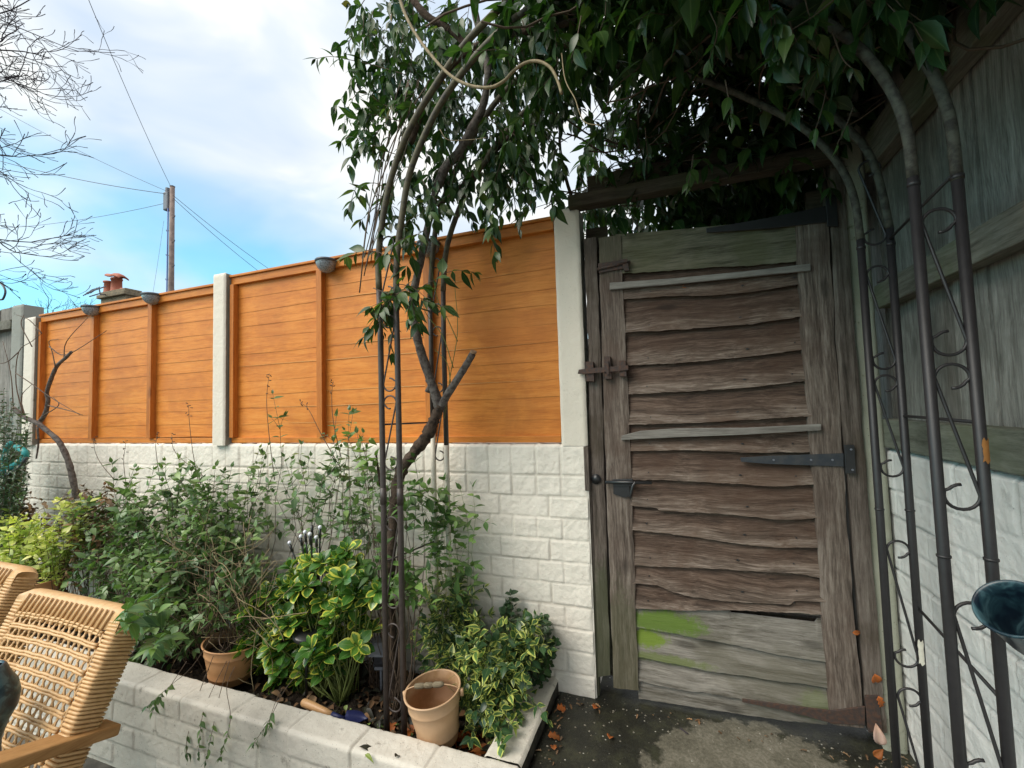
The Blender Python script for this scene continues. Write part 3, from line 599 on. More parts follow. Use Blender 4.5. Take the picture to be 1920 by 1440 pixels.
def plank(name, top, bot, mat, seed, over=16, y_top=1.806, y_bot=1.786, thick=0.006, rag=1.0, label=None):
    """feather-edged plank: its top is tucked behind the one above, its waney bottom edge stands proud"""
    top = [(top[0][0]-9, top[0][1])]+top+[(top[-1][0]+7, top[-1][1])]; bot = [(bot[0][0]-9, bot[0][1])]+bot+([(bot[-1][0]+5, bot[-1][1])] if name != 'x' else [])
    n = 74; x0 = max(top[0][0], bot[0][0])-3; xL0, xR0 = bot[0][0], bot[-1][0]; tL, tR = top[0][0], top[-1][0]; V = []; rows = 7
    for i in range(n):
        t = i/(n-1); xb = xL0+(xR0-xL0)*t; xt = tL+(tR-tL)*t
        yb = xi(bot, xb)+rag*(1.3*(float(fbm(xb*0.11, seed, seed))*2)); yt = xi(top, xt)-over
        for j in range(rows):
            f = j/(rows-1); x = xt+(xb-xt)*f; y = yt+(yb-yt)*f
            q = PY(x, y, GY); dy = y_top+(y_bot-y_top)*f + 0.0045*float(fbm(t*5+seed, f*1.5, seed+3)) - 0.002*math.sin(f*math.pi)
            V.append((q.x, dy, q.z))
        q = PY(xb, yb, GY); V.append((q.x, y_bot+thick, q.z+0.001)); q = PY(xt, yt, GY); V.append((q.x, y_top+thick, q.z))
    m = rows+2; F = []
    for i in range(n-1):
        for j in range(m): a = i*m+j; c = i*m+(j+1) % m; F.append((a, a+m, c+m, c))
    F.append(tuple(range(m-1, -1, -1))); F.append(tuple(range((n-1)*m, n*m)))
    UVs = []
    for i in range(n):
        for j in range(rows): UVs.append((i/(n-1), j/(rows-1)))
        UVs += [(i/(n-1), 1), (i/(n-1), 0)]
    o = mk(name, V, F, mat, gate, np.array(UVs))
    if label: o['label'] = label
    return o
planks = []
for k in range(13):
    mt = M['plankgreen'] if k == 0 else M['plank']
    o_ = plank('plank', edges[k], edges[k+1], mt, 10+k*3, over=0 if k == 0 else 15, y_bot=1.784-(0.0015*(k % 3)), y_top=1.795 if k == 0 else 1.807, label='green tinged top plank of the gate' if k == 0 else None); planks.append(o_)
for k in range(1, 13):
    for xn in ((1383, 1392, 1388, 1401, 1396)[k % 5], 1212+(k*7) % 9, 1494-(k*5) % 11):
        yb_ = xi(edges[k+1], xn) - (16 if xn > 1300 else 13); q = PY(xn, yb_, 1.786); b = MB(); w_ = 0.006 if 1300 < xn < 1450 else 0.0028
        b.prism([(q.x-w_, 1.7835, q.z), (q.x-w_*0.3, 1.7835, q.z-0.0028), (q.x+w_, 1.7835, q.z-0.0004), (q.x+w_*0.2, 1.7835, q.z+0.0026)], (0, 0.008, 0)); b.done('nail', M['blackiron'], planks[k])
plank('plank', [(1195, 1141), (1366, 1142), (1369, 1150), (1400, 1153), (1528, 1168), (1530, 1160), (1546, 1163)], [(1195, 1173), (1260, 1184), (1387, 1208), (1470, 1226), (1549, 1238)], M['planklow'], 61, over=1, y_top=1.800, label='grey plank with bright green algae at its left')
plank('plank', [(1195, 1173), (1260, 1184), (1387, 1208), (1470, 1226), (1549, 1238)], [(1196, 1228), (1275, 1243), (1324, 1254), (1387, 1262), (1474, 1275), (1500, 1277), (1552, 1286)], M['planklow'], 64, over=-2, y_top=1.7985)
plank('plank', [(1196, 1236), (1275, 1250), (1387, 1268), (1552, 1292)], [(1198, 1274), (1282, 1290), (1381, 1304), (1451, 1316), (1478, 1322), (1504, 1329), (1556, 1333)], M['planklow'], 67, over=8, rag=2.0, y_bot=1.786)
plank('plank', [(1204, 1278), (1300, 1295), (1546, 1336)], [(1207, 1310), (1346, 1332), (1451, 1347), (1546, 1358)], M['planklow'], 70, over=3, rag=1.0, y_top=1.800, y_bot=1.797)
for z_ in (0.27, 0.95, 1.62):  # dark strips added behind the planks so the open gap reads as shade
    b = MB(); b.box(-0.24, 0.50, 1.822, 1.845, z_, z_+0.11); b.done('gap_shade', M['soil'], gate, bevel=0.002)
poly_part('lath', [(1143, 530), (1270, 521), (1400, 508), (1520, 494), (1520, 507), (1400, 519), (1270, 532), (1143, 543)], 1.768, 1.780, M['lath'], gate, label='upper thin lath nailed across the gate')
poly_part('lath', [(1165, 817), (1200, 808), (1270, 803), (1400, 802), (1540, 795), (1540, 807), (1400, 815), (1270, 820), (1165, 825)], 1.768, 1.780, M['lath'], gate, label='pale lath nailed across the middle of the gate')
# hinges on the right
h = poly_part('strap_hinge', [(1388, 858), (1440, 855), (1582, 850), (1582, 875), (1440, 870), (1390, 866)], 1.774, 1.7795, M['blueiron'], gate, 0.001, 'middle worn black strap hinge')
poly_part('hinge_plate', [(1583, 834), (1602, 834), (1605, 888), (1586, 888)], 1.766, 1.773, M['blackiron'], h, 0.001)
for (x, y) in [(1593, 842), (1596, 880), (1520, 862), (1560, 862), (1450, 862)]:
    q = PY(x, y, 1.778); b = MB(); b.tube([(q.x, 1.776, q.z), (q.x, 1.763 if x > 1580 else 1.771, q.z)], 0.0035, 8); b.done('screw', M['greyplastic'], h)
h = poly_part('strap_hinge', [(1324, 428), (1440, 408), (1548, 386), (1550, 416), (1440, 428), (1325, 436)], 1.773, 1.7795, M['blackiron'], gate, 0.001, 'top black strap hinge')
poly_part('hinge_plate', [(1548, 368), (1568, 364), (1572, 424), (1552, 424)], 1.766, 1.773, M['blackiron'], h, 0.001)
h = poly_part('strap_hinge', [(1392, 1311), (1470, 1322), (1560, 1333), (1622, 1325), (1622, 1360), (1562, 1357), (1470, 1332), (1392, 1317)], 1.774, 1.7795, M['rust'], gate, 0.001, 'bottom rusty strap hinge')
poly_part('hinge_plate', [(1622, 1305), (1648, 1305), (1655, 1372), (1628, 1372)], 1.772, 1.779, M['rust'], h, 0.001)
# rusty bar latch at mid height
bl = poly_part('bar_latch', [(1085, 693), (1100, 691), (1178, 685), (1178, 694), (1100, 701), (1083, 701)], 1.752, 1.758, M['rust'], gate, 0.001, 'rusty bar latch across the gap')
for pts in ([(1097, 678), (1112, 678), (1114, 715), (1099, 715)], [(1132, 668), (1144, 668), (1147, 710), (1134, 711)], [(1160, 676), (1173, 676), (1175, 706), (1162, 706)]):
    poly_part('staple', pts, 1.758, 1.7795, M['rust'], bl, 0.001)
poly_part('staple', [(1136, 676), (1141, 676), (1142, 702), (1137, 702)], 1.747, 1.752, M['rust'], bl, 0.001)
# black bolt lower
bb = MB(); a = PY(1135, 904, 1.765); c = PY(1222, 905, 1.765); bb.tube([a, c], 0.0065, 10); bolt = bb.done('bolt', M['blackiron'], gate, True); bolt['label'] = 'black sliding bolt with hasp'
poly_part('bolt_plate', [(1148, 899), (1186, 898), (1188, 912), (1150, 913)], 1.770, 1.7795, M['blackiron'], bolt, 0.001)
poly_part('hasp', [(1150, 912), (1180, 912), (1182, 931), (1170, 933), (1150, 926)], 1.772, 1.778, M['blackiron'], bolt, 0.001)
bb = MB(); bb.tube(spline([PY(1192, 903, 1.762), PY(1186, 912, 1.757), PY(1183, 925, 1.757), PY(1181, 933, 1.76)], 4), 0.005, 8); bb.done('bolt_handle', M['blackiron'], bolt, True)
# top rusty bolt
tb = MB(); a = PY(1120, 505, 1.770); c = PY(1182, 491, 1.770); tb.tube([a, c], 0.006, 10); tbo = tb.done('bolt', M['rust'], gate, True); tbo['label'] = 'rusty top bolt'
poly_part('bolt_plate', [(1121, 494), (1168, 487), (1171, 503), (1123, 512)], 1.772, 1.7795, M['rust'], tbo, 0.001)
poly_part('bolt_plate', [(1166, 486), (1176, 485), (1180, 507), (1170, 508)], 1.766, 1.7795, M['rust'], tbo, 0.001)

# frame: two jambs and a lintel
fr = thing('gate_frame', (0.1, 1.85, 0), 'dark weathered timber frame of posts and lintel round the gate', 'door frame')
gstile('left_post', [(1094, 448), (1105, 700), (1118, 1270)], [(1117, 444), (1127, 700), (1144, 1266)], 1.782, 1.86, M['jamb'], fr)
gstile('left_post_edge', [(1103, 700), (1107, 1000), (1110, 1290)], [(1107, 690), (1112, 1000), (1118, 1285)], 1.788, 1.86, M['jamb'], fr)
gstile('right_post', [(1556, 300), (1558, 426), (1574, 742), (1590, 888), (1622, 1300), (1630, 1375)], [(1584, 300), (1588, 426), (1613, 742), (1625, 888), (1656, 1300), (1664, 1375)], 1.780, 1.86, M['jamb'], fr)
b = MB(); b.box(-0.372, 0.56, 1.735, 1.795, 1.950, 2.003); b.done('lintel', M['beam'], fr, bevel=0.004)
for xa_, xb_ in ((-0.325, -0.235), (0.49, 0.60)): b = MB(); b.box(xa_, xb_, 1.862, 1.885, 0.04, 1.90); b.done('jamb_gap_shade', M['beam'], fr)  # strips added behind the jamb gaps to make them read dark
b = MB(); b.box(-0.30, 0.66, 1.80, 1.83, 2.02, 2.10); b.done('upper_rail', M['beam'], fr, bevel=0.004)
b = MB(); q = PY(1118, 905, 1.782); b.tube([(q.x, 1.784, q.z+0.015), (q.x, 1.776, q.z+0.015)], 0.02, 14); b.done('keeper', M['blackiron'], fr, True)

# dark boarded shape added beyond the gate so its slot stays dark
t = thing('gate_backdrop', (0.2, 4.6, 0), 'added dark shed wall glimpsed through the slot beyond the gate', 'backdrop')
b = MB()
for k in range(9): b.box(-1.2, 1.6, 4.3-0.004*(k % 2), 4.33, 0.0+k*0.19, 0.19+k*0.19)
b.done('cladding', M['beam'], t); b = MB(); b.box(-1.3, 1.7, 4.2, 5.6, 1.72, 1.78); b.done('roof', M['roof'], t)
b = MB(); b.box(-1.19, 1.59, 4.34, 5.5, -0.3, 1.70); b.done('carcass', M['beam'], t)

# ================================================================= GARDEN ARCH
arch = thing('garden_arch', (-0.25, 1.37, 0), 'tubular steel garden arch with scroll work legs, straddling the planted bed and the gate path', 'arch')
def arch_pts(pts, Yl, Yr, xl, xr): return [Vector((x, Yl+(Yr-Yl)*min(1, max(0, (x-xl)/(xr-xl))), z)) for x, z in pts]
OUT_F = [(-1.020, -0.09), (-1.022, 0.8), (-1.025, 1.40), (-1.030, 1.60), (-1.030, 1.73), (-1.0, 1.89), (-.95, 2.03), (-.87, 2.16), (-.74, 2.28), (-.59, 2.38), (-.40, 2.44), (-.2, 2.44), (0, 2.38), (.2, 2.24), (.35, 2.08), (.45, 1.93), (.50, 1.80), (.525, 1.68), (.529, 1.55), (.53, 0.8), (.53, -0.02)]
IN_F = [(-.948, -0.10), (-.95, 0.8), (-.952, 1.40), (-.955, 1.56), (-.946, 1.72), (-.915, 1.876), (-.877, 2.01), (-.80, 2.13), (-.70, 2.235), (-.54, 2.33), (-.36, 2.375), (-.2, 2.37), (-.02, 2.31), (.16, 2.18), (.29, 2.03), (.385, 1.89), (.437, 1.77), (.458, 1.67), (.462, 1.57), (.462, 0.8), (.462, -0.02)]
OUT_B = [(-.98, -0.08), (-.98, 0.8), (-.98, 1.45), (-.982, 1.63), (-.962, 1.81), (-.923, 2.0), (-.80, 2.21), (-.646, 2.38), (-.477, 2.47), (-.25, 2.50), (0, 2.43), (.2, 2.28), (.38, 2.08), (.487, 1.93), (.540, 1.83), (.562, 1.73), (.575, 1.60), (.572, 0.8), (.570, -0.02)]
IN_B = [(-.915, -0.08), (-.916, 0.8), (-.918, 1.45), (-.915, 1.65), (-.90, 1.80), (-.86, 1.92), (-.78, 2.06), (-.653, 2.20), (-.50, 2.31), (-.28, 2.37), (-.08, 2.34), (.1, 2.22), (.25, 2.09), (.37, 1.97), (.44, 1.87), (.482, 1.78), (.502, 1.69), (.508, 1.58), (.506, 0.8), (.502, -0.02)]
TR = 0.0106; TRR = 0.0094
def seg(P, a, b): return P[a:b]
for nm, PTS, Yl, Yr, xl, xr in [('tube', OUT_F, 1.37, 1.07, -1.03, .53), ('tube', IN_F, 1.37, 1.07, -.95, .462), ('tube', OUT_B, 1.66, 1.47, -.98, .575), ('tube', IN_B, 1.66, 1.47, -.918, .508)]:
    P = arch_pts(PTS, Yl, Yr, xl, xr)
    i0 = next(i for i, q in enumerate(PTS) if q[1] >= 1.55); i1 = len(PTS)-1-next(i for i, q in enumerate(PTS[::-1]) if q[1] >= 1.55)
    left, mid, right = P[:i0+1], P[i0:i1+1], P[i1:]
    b = MB(); lo = Vector(left[0]); a = lo.lerp(left[-1], 0.0)
    if Yl > 1.5:                                     # back left legs: lower length overpainted cream with the wall
        zc = 1.07 if nm and PTS is OUT_B else 0.99
        zz = [q for q in left if q.z < zc]; cut = Vector((left[1].x, left[1].y, zc))
        b.tube(zz+[cut], TR+0.0006, 12); b.done('tube_foot', M['creamsteel'], arch, True)
        b = MB(); b.tube([cut]+[q for q in left if q.z > zc], TR, 12); b.done('tube', M['brownsteel'], arch, True)
    else:
        b.tube(left, TR, 12); b.tube([(left[1].x, left[1].y, 0.80), (left[1].x, left[1].y, 0.86)], TR+0.0016, 12); b.done('tube', M['brownsteel'], arch, True)
    nL = max(2, int(len(mid)*0.42)); sp = spline(mid, 4)
    k = int(len(sp)*0.45)
    b = MB(); b.tube(sp[:k+1], TR+0.001, 12); b.done('curved_tube', M['olive'] if Yl < 1.5 else M['olive'], arch, True)
    b = MB(); b.tube(sp[k:], TRR+0.0004, 12); b.done('curved_tube', M['lichen'], arch, True)
    b = MB(); b.tube(right, TRR, 14); zj = 0.835
    b.tube([(right[1].x, right[1].y, zj-0.0), (right[1].x, right[1].y, zj+0.004)], TRR+0.0016, 14); b.tube([(right[0].x, right[0].y, 1.552), (right[0].x, right[0].y, 1.56)], TRR+0.0014, 14)
    b.done('tube', M['black'], arch, True)
# flakes of other paint on two tubes
def flake(x, y, z, h, ang, mat):
    b = MB(); 
    for i in range(9):
        for j in range(3): pass
    V = []; F = []
    for i in range(7):
        for j in range(5):
            an = ang + (j-2)*0.32; rr = TRR+0.0010; wv = 1-0.25*abs(math.sin(i*1.9))
            V.append((x+rr*math.cos(ang+(j-2)*0.32*wv), y+rr*math.sin(ang+(j-2)*0.32*wv), z+h*(i/6-0.5)+0.004*math.sin(j*2.1+i)))
    for i in range(6):
        for j in range(4): F.append((i*5+j, i*5+j+1, (i+1)*5+j+1, (i+1)*5+j))
    mk('paint_patch', V, F, mat, arch, smooth=True)
flake(0.53, 1.07, 1.035, 0.042, -1.35, plain('orange_smear', (0.36, 0.15, 0.035), 0.7)); flake(0.572, 1.47, 0.475, 0.06, -1.9, M['creamsteel'])
def scroll(b, sx, ox, Y, zt, zb, r=0.0031):
    """sx: tangent x at the inner tube, ox at the outer tube"""
    c = (sx+ox)/2; h = abs(ox-sx)/2; sg = 1 if ox > sx else -1; P = []
    for an in range(-95, 181, 18): P.append((c+sg*h*math.cos(R(an))*(0.82 if an < -20 else 1), Y, zt-h+h*math.sin(R(an))*(0.75 if an < -20 else 1)))
    for an in range(0, -276, -18): P.append((c+sg*h*math.cos(R(an))*(0.82 if an < -200 else 1), Y, zb+h+h*math.sin(R(an))*(0.75 if an < -200 else 1)))
    b.tube(P, r, 7)
ELS = [(1.80, 1.56), (1.50, 1.215), (1.198, 0.925), (0.755, 0.430), (0.375, 0.07)]
for (xi_, xo_, Y, mat, els) in [(.462, .53, 1.07, M['black'], ELS[1:]), (.508, .573, 1.47, M['black'], ELS), (-.952, -1.024, 1.37, M['brownsteel'], ELS), (-.917, -.98, 1.66, M['brownsteel'], ELS[:3])]:
    g = TRR*0.8 if xo_ > xi_ else -TR*0.8
    for zt_, zb_ in els:
        b = MB(); scroll(b, xi_+g, xo_-g, Y, zt_, zb_); b.done('scroll', mat, arch, True)
for zt_, zb_ in ELS[3:]:
    b = MB(); scroll(b, -.917-TR*0.8, -.98+TR*0.8, 1.66, zt_, zb_); b.done('scroll', M['creamsteel'], arch, True)
for z in (1.57, 1.087, 0.585):
    b = MB(); b.tube([(.573, 1.47, z), (.53, 1.07, z)], 0.0035, 8); b.done('cross_bar', M['black'], arch, True)
    b = MB(); b.tube([(-1.023, 1.37, z+0.005), (-.98, 1.66, z)], 0.0035, 8); b.done('cross_bar', M['brownsteel'], arch, True)

# ================================================================= LEAF AND STEM TOOLS
SH = {'lance': [0.0, 0.62, 0.98, 0.95, 0.66, 0.30, 0.03], 'ovate': [0.05, 0.80, 1.0, 0.86, 0.58, 0.26, 0.03], 'obovate': [0.06, 0.36, 0.68, 0.95, 1.0, 0.74, 0.12], 'round': [0.1, 0.75, 1.0, 1.0, 0.85, 0.5, 0.08], 'lobed': [0.05, 0.9, 0.5, 1.0, 0.45, 0.7, 0.05]}
def unit(a): return a/np.maximum(np.linalg.norm(a, axis=-1, keepdims=True), 1e-9)
def leaves(name, P, D, Nn, Ls, Ws, mat, parent=None, shape='lance', fold=0.25, curl=0.25, cols=3, **kw):
    P, D, Nn = (np.asarray(q, float) for q in (P, D, Nn)); D = unit(D); S = unit(np.cross(D, Nn)); Nn = unit(np.cross(S, D))
    prof = np.array(SH[shape]); nr = len(prof); t = np.linspace(0, 1, nr); vs = np.linspace(-1, 1, cols)
    n = len(P); Ls = np.broadcast_to(Ls, n)[:, None, None]; Ws = np.broadcast_to(Ws, n)[:, None, None]
    cu = (curl*(0.4+1.2*RNG.random(n)))[:, None, None] if not hasattr(curl, '__len__') else curl
    tw = (0.35*RNG.standard_normal(n))[:, None, None]
    T = t[None, :, None]; Vv = vs[None, None, :]; Wd = prof[None, :, None]*Ws
    lat = Wd*Vv; nor = fold*np.abs(Vv)*Wd - cu*Ls*T**2 + tw*Wd*Vv*T*0.8
    pos_ = P[:, None, None, :] + D[:, None, None, :]*(Ls*T*(1-0.12*cu*T))[..., None] + S[:, None, None, :]*lat[..., None] + Nn[:, None, None, :]*nor[..., None]
    uv = np.stack(np.broadcast_arrays(T, (Vv+1)/2), -1); uv = np.broadcast_to(uv, (n, nr, cols, 2)).reshape(-1, 2)
    i, j = np.meshgrid(np.arange(nr-1), np.arange(cols-1), indexing='ij'); a = (i*cols+j).ravel(); q = np.stack([a, a+cols, a+cols+1, a+1], 1)
    F = (q[None]+(np.arange(n)*nr*cols)[:, None, None]).reshape(-1, 4)
    return mk(name, pos_.reshape(-1, 3), F, mat, parent, uv, smooth=True, **kw)
class LV:                           # leaf collector
    def __init__(s): s.P = []; s.D = []; s.N = []; s.L = []; s.W = []
    def add(s, p, d, n, l, w_): s.P.append(tuple(p)); s.D.append(tuple(d)); s.N.append(tuple(n)); s.L.append(l); s.W.append(w_)
    def prune(s):                   # nothing grows through the buckets
        ok = [i for i, p in enumerate(s.P) if not ((math.hypot(p[0]+0.845, p[1]-1.385) < 0.125 and p[2] < 0.26) or (math.hypot(p[0]+1.90, p[1]-1.435) < 0.14 and p[2] < 0.22) or (p[1] < 1.31 and p[2] < 0.07 and p[0] < -0.5))]
        for nm in 'PDNLW': setattr(s, nm, [getattr(s, nm)[i] for i in ok])
    def done(s, name, mat, parent, **kw): return leaves(name, s.P, s.D, s.N, np.array(s.L), np.array(s.W), mat, parent, **kw)
def rv(): return Vector((random.gauss(0, 1), random.gauss(0, 1), random.gauss(0, 1))).normalized()
UP = Vector((0, 0, 1)); LIGHT = Vector((-0.35, -0.5, 0.8))
def leafy(lv, pts, step, l, wr, droop=0.3, start=0.0, spread=0.9, lift=0.5, pair=True, tip=True):
    """leaves in opposite pairs along a polyline"""
    acc = 0; tot = sum((pts[i+1]-pts[i]).length for i in range(len(pts)-1)); run = 0; ph = random.random()*6
    for i in range(len(pts)-1):
        d = pts[i+1]-pts[i]; sl = d.length
        if sl < 1e-6: continue
        t = d/sl; x = 0
        while acc + (sl-x) >= step:
            x += step-acc; acc = 0; run += step
            if run/tot < start: continue
            p = pts[i]+t*x; a = t.cross(UP if abs(t.z) < .95 else Vector((1, 0, 0))).normalized(); b_ = t.cross(a); ph += 1.57+random.uniform(-.4, .4)
            s = a*math.cos(ph)+b_*math.sin(ph)
            for sg in ((1, -1) if pair else (random.choice((1, -1)),)):
                dd = (s*sg*spread + t*0.5 + Vector((0, 0, -droop)) + rv()*0.25).normalized()
                nn = (UP*lift + LIGHT*0.6 + rv()*0.55).normalized(); ll = l*random.choice((0.45, 0.7, 0.85, 1.0, 1.0, 1.15, 1.3))*random.uniform(0.9, 1.1)
                lv.add(p, dd, nn, ll, ll*wr*0.5*random.uniform(0.85, 1.15))
        acc += sl-x
    if tip and len(pts) > 1:
        t = (pts[-1]-pts[-2]).normalized()
        for k in range(2): ll = l*random.uniform(.5, .8); lv.add(pts[-1], (t+rv()*0.4-Vector((0, 0, droop*.5))), (UP+rv()*0.5), ll, ll*wr*.5)
def arc(a, b, sag, n=6, wob=0.01):
    a, b = Vector(a), Vector(b); out = []
    c1 = rv()*wob*2
    for i in range(n+1):
        t = i/n; p = a.lerp(b, t); p.z += sag*math.sin(math.pi*t)*1.0; out.append(p + c1*math.sin(math.pi*t) + (rv()*wob*0.4 if 0 < i < n else Vector((0, 0, 0))))
    return out
def pick(regs):                     # (cx, cy, rx, ry, Y0, Y1, weight) ellipses seen in the photograph, at their real depth
    r = random.choices(regs, weights=[q[6] for q in regs])[0]
    an = random.random()*6.2832; rr = math.sqrt(random.random()); return PY(r[0]+r[2]*rr*math.cos(an), r[1]+r[3]*rr*math.sin(an), random.uniform(r[4], r[5]))

# ================================================================= CLIMBER OVER THE ARCH
vine = thing('climbing_vine', (-1.1, 1.55, 0), 'evergreen climber with twisted trunk, trained up the arch and roofing over the gate', 'climber')
def ptube(px, Y, r, mat, name, parent, k=4, n=8, rough=0.0):
    P = [PY(x, y, (Y if isinstance(Y, (int, float)) else Y[0]+(Y[1]-Y[0])*i/(len(px)-1))) for i, (x, y) in enumerate(px)]
    S_ = spline(P, k); m = len(S_); rr = [r[0]+(r[1]-r[0])*i/(m-1) for i in range(m)]
    if rough: rr = [q*(1+rough*random.uniform(-1, 1)) for q in rr]
    b = MB(); b.tube(S_, rr, n); return b.done(name, mat, parent, True)
tr_ = ptube([(737, 1320), (733, 1200), (728, 1100), (735, 1000), (742, 930), (752, 885), (775, 850), (800, 818), (815, 785), (826, 760)], 1.57, (0.023, 0.024), M['bark'], 'trunk', vine, 9, 12, 0.20)
ptube([(745, 1290), (752, 1180), (748, 1080), (752, 990), (745, 940), (757, 880)], 1.585, (0.012, 0.012), M['bark'], 'stem', vine, 6, 9, 0.15)
ptube([(732, 1080), (722, 960), (712, 900), (705, 850)], 1.56, (0.009, 0.004), M['bark'], 'stem', vine, 5, 8, 0.1)
ptube([(824, 768), (818, 745), (803, 700), (788, 655), (778, 610), (774, 560), (785, 505), (797, 450), (806, 405), (815, 365), (822, 345)], (1.57, 1.55), (0.020, 0.014), M['bark2'], 'limb', vine, 6, 10, 0.07)
ptube([(820, 350), (835, 315), (862, 282), (885, 240), (905, 200), (915, 140), (905, 80), (890, 20), (880, -60)], (1.55, 1.45), (0.019, 0.012), M['bark2'], 'limb', vine, 6, 10, 0.1)
ptube([(826, 765), (838, 742), (855, 715), (872, 688), (886, 664)], (1.57, 1.52), (0.017, 0.013), M['bark2'], 'cut_stub', vine, 5, 10, 0.05)
q = PY(887, 662, 1.52); b = MB(); b.tube([q, q+Vector((0.004, -0.002, 0.008))], 0.0125, 10); b.done('cut_end', M['cutwood'], vine)
ptube([(801, 735), (806, 722), (800, 712)], 1.56, (0.011, 0.008), M['bark2'], 'cut_stub', vine, 4, 8)
ptube([(775, 560), (770, 545), (764, 533)], 1.56, (0.010, 0.006), M['bark2'], 'cut_stub', vine, 4, 8)
ptube([(820, 385), (840, 372), (870, 345), (900, 315), (950, 262), (1000, 215), (1060, 160), (1140, 110)], (1.55, 1.75), (0.010, 0.008), M['bark'], 'limb', vine, 5, 8, 0.1)
ptube([(770, 270), (800, 190), (850, 120), (905, 80), (980, 60), (1080, 40)], (1.5, 1.3), (0.012, 0.010), M['bark'], 'limb', vine, 5, 8, 0.1)
ptube([(760, -20), (800, 30), (850, 60), (890, 110)], (1.4, 1.5), (0.016, 0.012), M['bark'], 'limb', vine, 5, 8, 0.1)
ptube([(1090, 420), (1060, 330), (1050, 250), (1075, 170), (1120, 90)], (1.95, 1.8), (0.008, 0.006), M['bark'], 'limb', vine, 5, 7, 0.1)
lo = ptube([(742, -30), (757, 20), (780, 65), (812, 108), (845, 142), (880, 160), (918, 164), (945, 152), (962, 134), (985, 118), (1010, 115), (1032, 127), (1045, 150), (1053, 175)], (1.25, 1.15), (0.0054, 0.0042), M['palevine'], 'loose_stem', vine, 6, 9, 0.04)
ptube([(1053, 100), (1060, 150), (1078, 185), (1086, 210), (1098, 230), (1125, 235)], (1.15, 1.12), (0.0018, 0.0012), M['palevine'], 'loose_stem', vine, 5, 6)
ptube([(825, 243), (840, 262), (880, 262), (912, 258)], (1.4, 1.4), (0.0018, 0.0012), M['palevine'], 'loose_stem', vine, 5, 6)
stems = MB(); lv = LV()
def vstem(px, Y, l=0.065, step=0.045, r=0.0016, wr=0.36):
    P = spline([PY(x, y, (Y if isinstance(Y, (int, float)) else Y[0]+(Y[1]-Y[0])*i/(len(px)-1))) for i, (x, y) in enumerate(px)], 4)
    stems.tube(P, (r*1.2, r*0.6), 5); leafy(lv, P, step, l, wr, droop=0.55, spread=0.7, lift=0.3)
for px, Y in [([(760, 140), (700, 122), (650, 111), (620, 106), (592, 110)], 1.45), ([(690, -10), (672, 20), (661, 60), (650, 98)], 1.45), ([(700, 20), (690, 60), (705, 90)], 1.45),
              ([(745, 290), (715, 280), (685, 264), (655, 256), (640, 265)], 1.45), ([(740, 370), (710, 345), (685, 345), (668, 352), (658, 378)], 1.42),
              ([(760, 230), (700, 215), (680, 218)], 1.42), ([(770, 180), (730, 200), (690, 175)], 1.45), ([(745, 510), (720, 478), (690, 470), (660, 476), (648, 482)], 1.35),
              ([(700, 540), (735, 552), (765, 545), (790, 560), (842, 578)], 1.35), ([(700, 590), (735, 560), (760, 540)], 1.34), ([(720, 570), (740, 535), (775, 540), (800, 560)], 1.36), ([(745, 470), (760, 420), (790, 400), (800, 380)], 1.42),
              ([(1440, -20), (1446, 40), (1450, 90)], 1.05), ([(1330, 20), (1345, 60), (1330, 110)], 1.1), ([(1480, 40), (1500, 90), (1530, 110)], 1.05), ([(1210, 240), (1212, 275), (1216, 300)], 1.5), ([(1110, 270), (1118, 298), (1125, 320)], 1.5),
              ([(1300, 290), (1296, 320), (1290, 345)], 1.5), ([(1550, 170), (1540, 210), (1530, 240)], 1.2), ([(1600, 200), (1585, 240), (1570, 270)], 1.2), ([(1360, 150), (1368, 195), (1372, 220)], 1.2), ([(1560, 60), (1580, 110), (1600, 130)], 1.05),
              ([(960, 330), (965, 380), (975, 430)], 1.6), ([(1020, 350), (995, 380), (975, 410)], 1.6), ([(940, 300), (925, 350), (920, 385)], 1.6), ([(1040, 60), (1045, 120), (1020, 160)], 1.2), ([(1090, 30), (1080, 80), (1070, 110)], 1.15)]:
    vstem(px, Y)
# dark wiry stems twisting up beside the left legs
for k in range(9):
    x = random.uniform(690, 725); Y = random.uniform(1.38, 1.5)
    P = spline([PY(x-20+random.uniform(-8, 8), 520+random.uniform(-60, 30), Y), PY(x+random.uniform(-6, 10), 400, Y), PY(x+30+random.uniform(-10, 20), 280, Y), PY(x+70+random.uniform(-20, 40), 150, Y)], 5)
    stems.tube(P, random.uniform(0.0012, 0.0028), 5)
LEFT = [(800, 50, 105, 100, 1.4, 1.9, 12), (765, 185, 95, 80, 1.42, 1.85, 9), (850, 240, 110, 90, 1.5, 2.0, 8), (930, 120, 150, 130, 1.5, 2.1, 14), (960, 260, 90, 70, 1.5, 2.1, 6), (745, 360, 55, 45, 1.4, 1.6, 2.0), (1000, 300, 50, 40, 1.6, 2.0, 1.6), (870, 325, 70, 40, 1.45, 1.8, 2.0), (950, 370, 45, 20, 1.55, 1.7, 0.6), (1010, 50, 120, 90, 1.2, 2.0, 12), (710, 60, 50, 70, 1.4, 1.6, 3), (760, 545, 40, 18, 1.34, 1.38, 1.3), (790, 420, 35, 30, 1.42, 1.6, 0.8)]
for k in range(390):
    p = pick(LEFT); d = (Vector((random.uniform(-1, .5), random.uniform(-.6, .4), random.uniform(-1.2, .2)))).normalized()
    n = random.randint(3, 6); P = [p]
    for i in range(n): d = (d+rv()*0.35+Vector((0, 0, -0.22))).normalized(); P.append(P[-1]+d*0.042)
    if random.random() < 0.6: stems.tube(P, (0.0016, 0.0008), 4)
    leafy(lv, P, 0.04, 0.066, 0.38, droop=0.6, spread=0.7, lift=0.35)
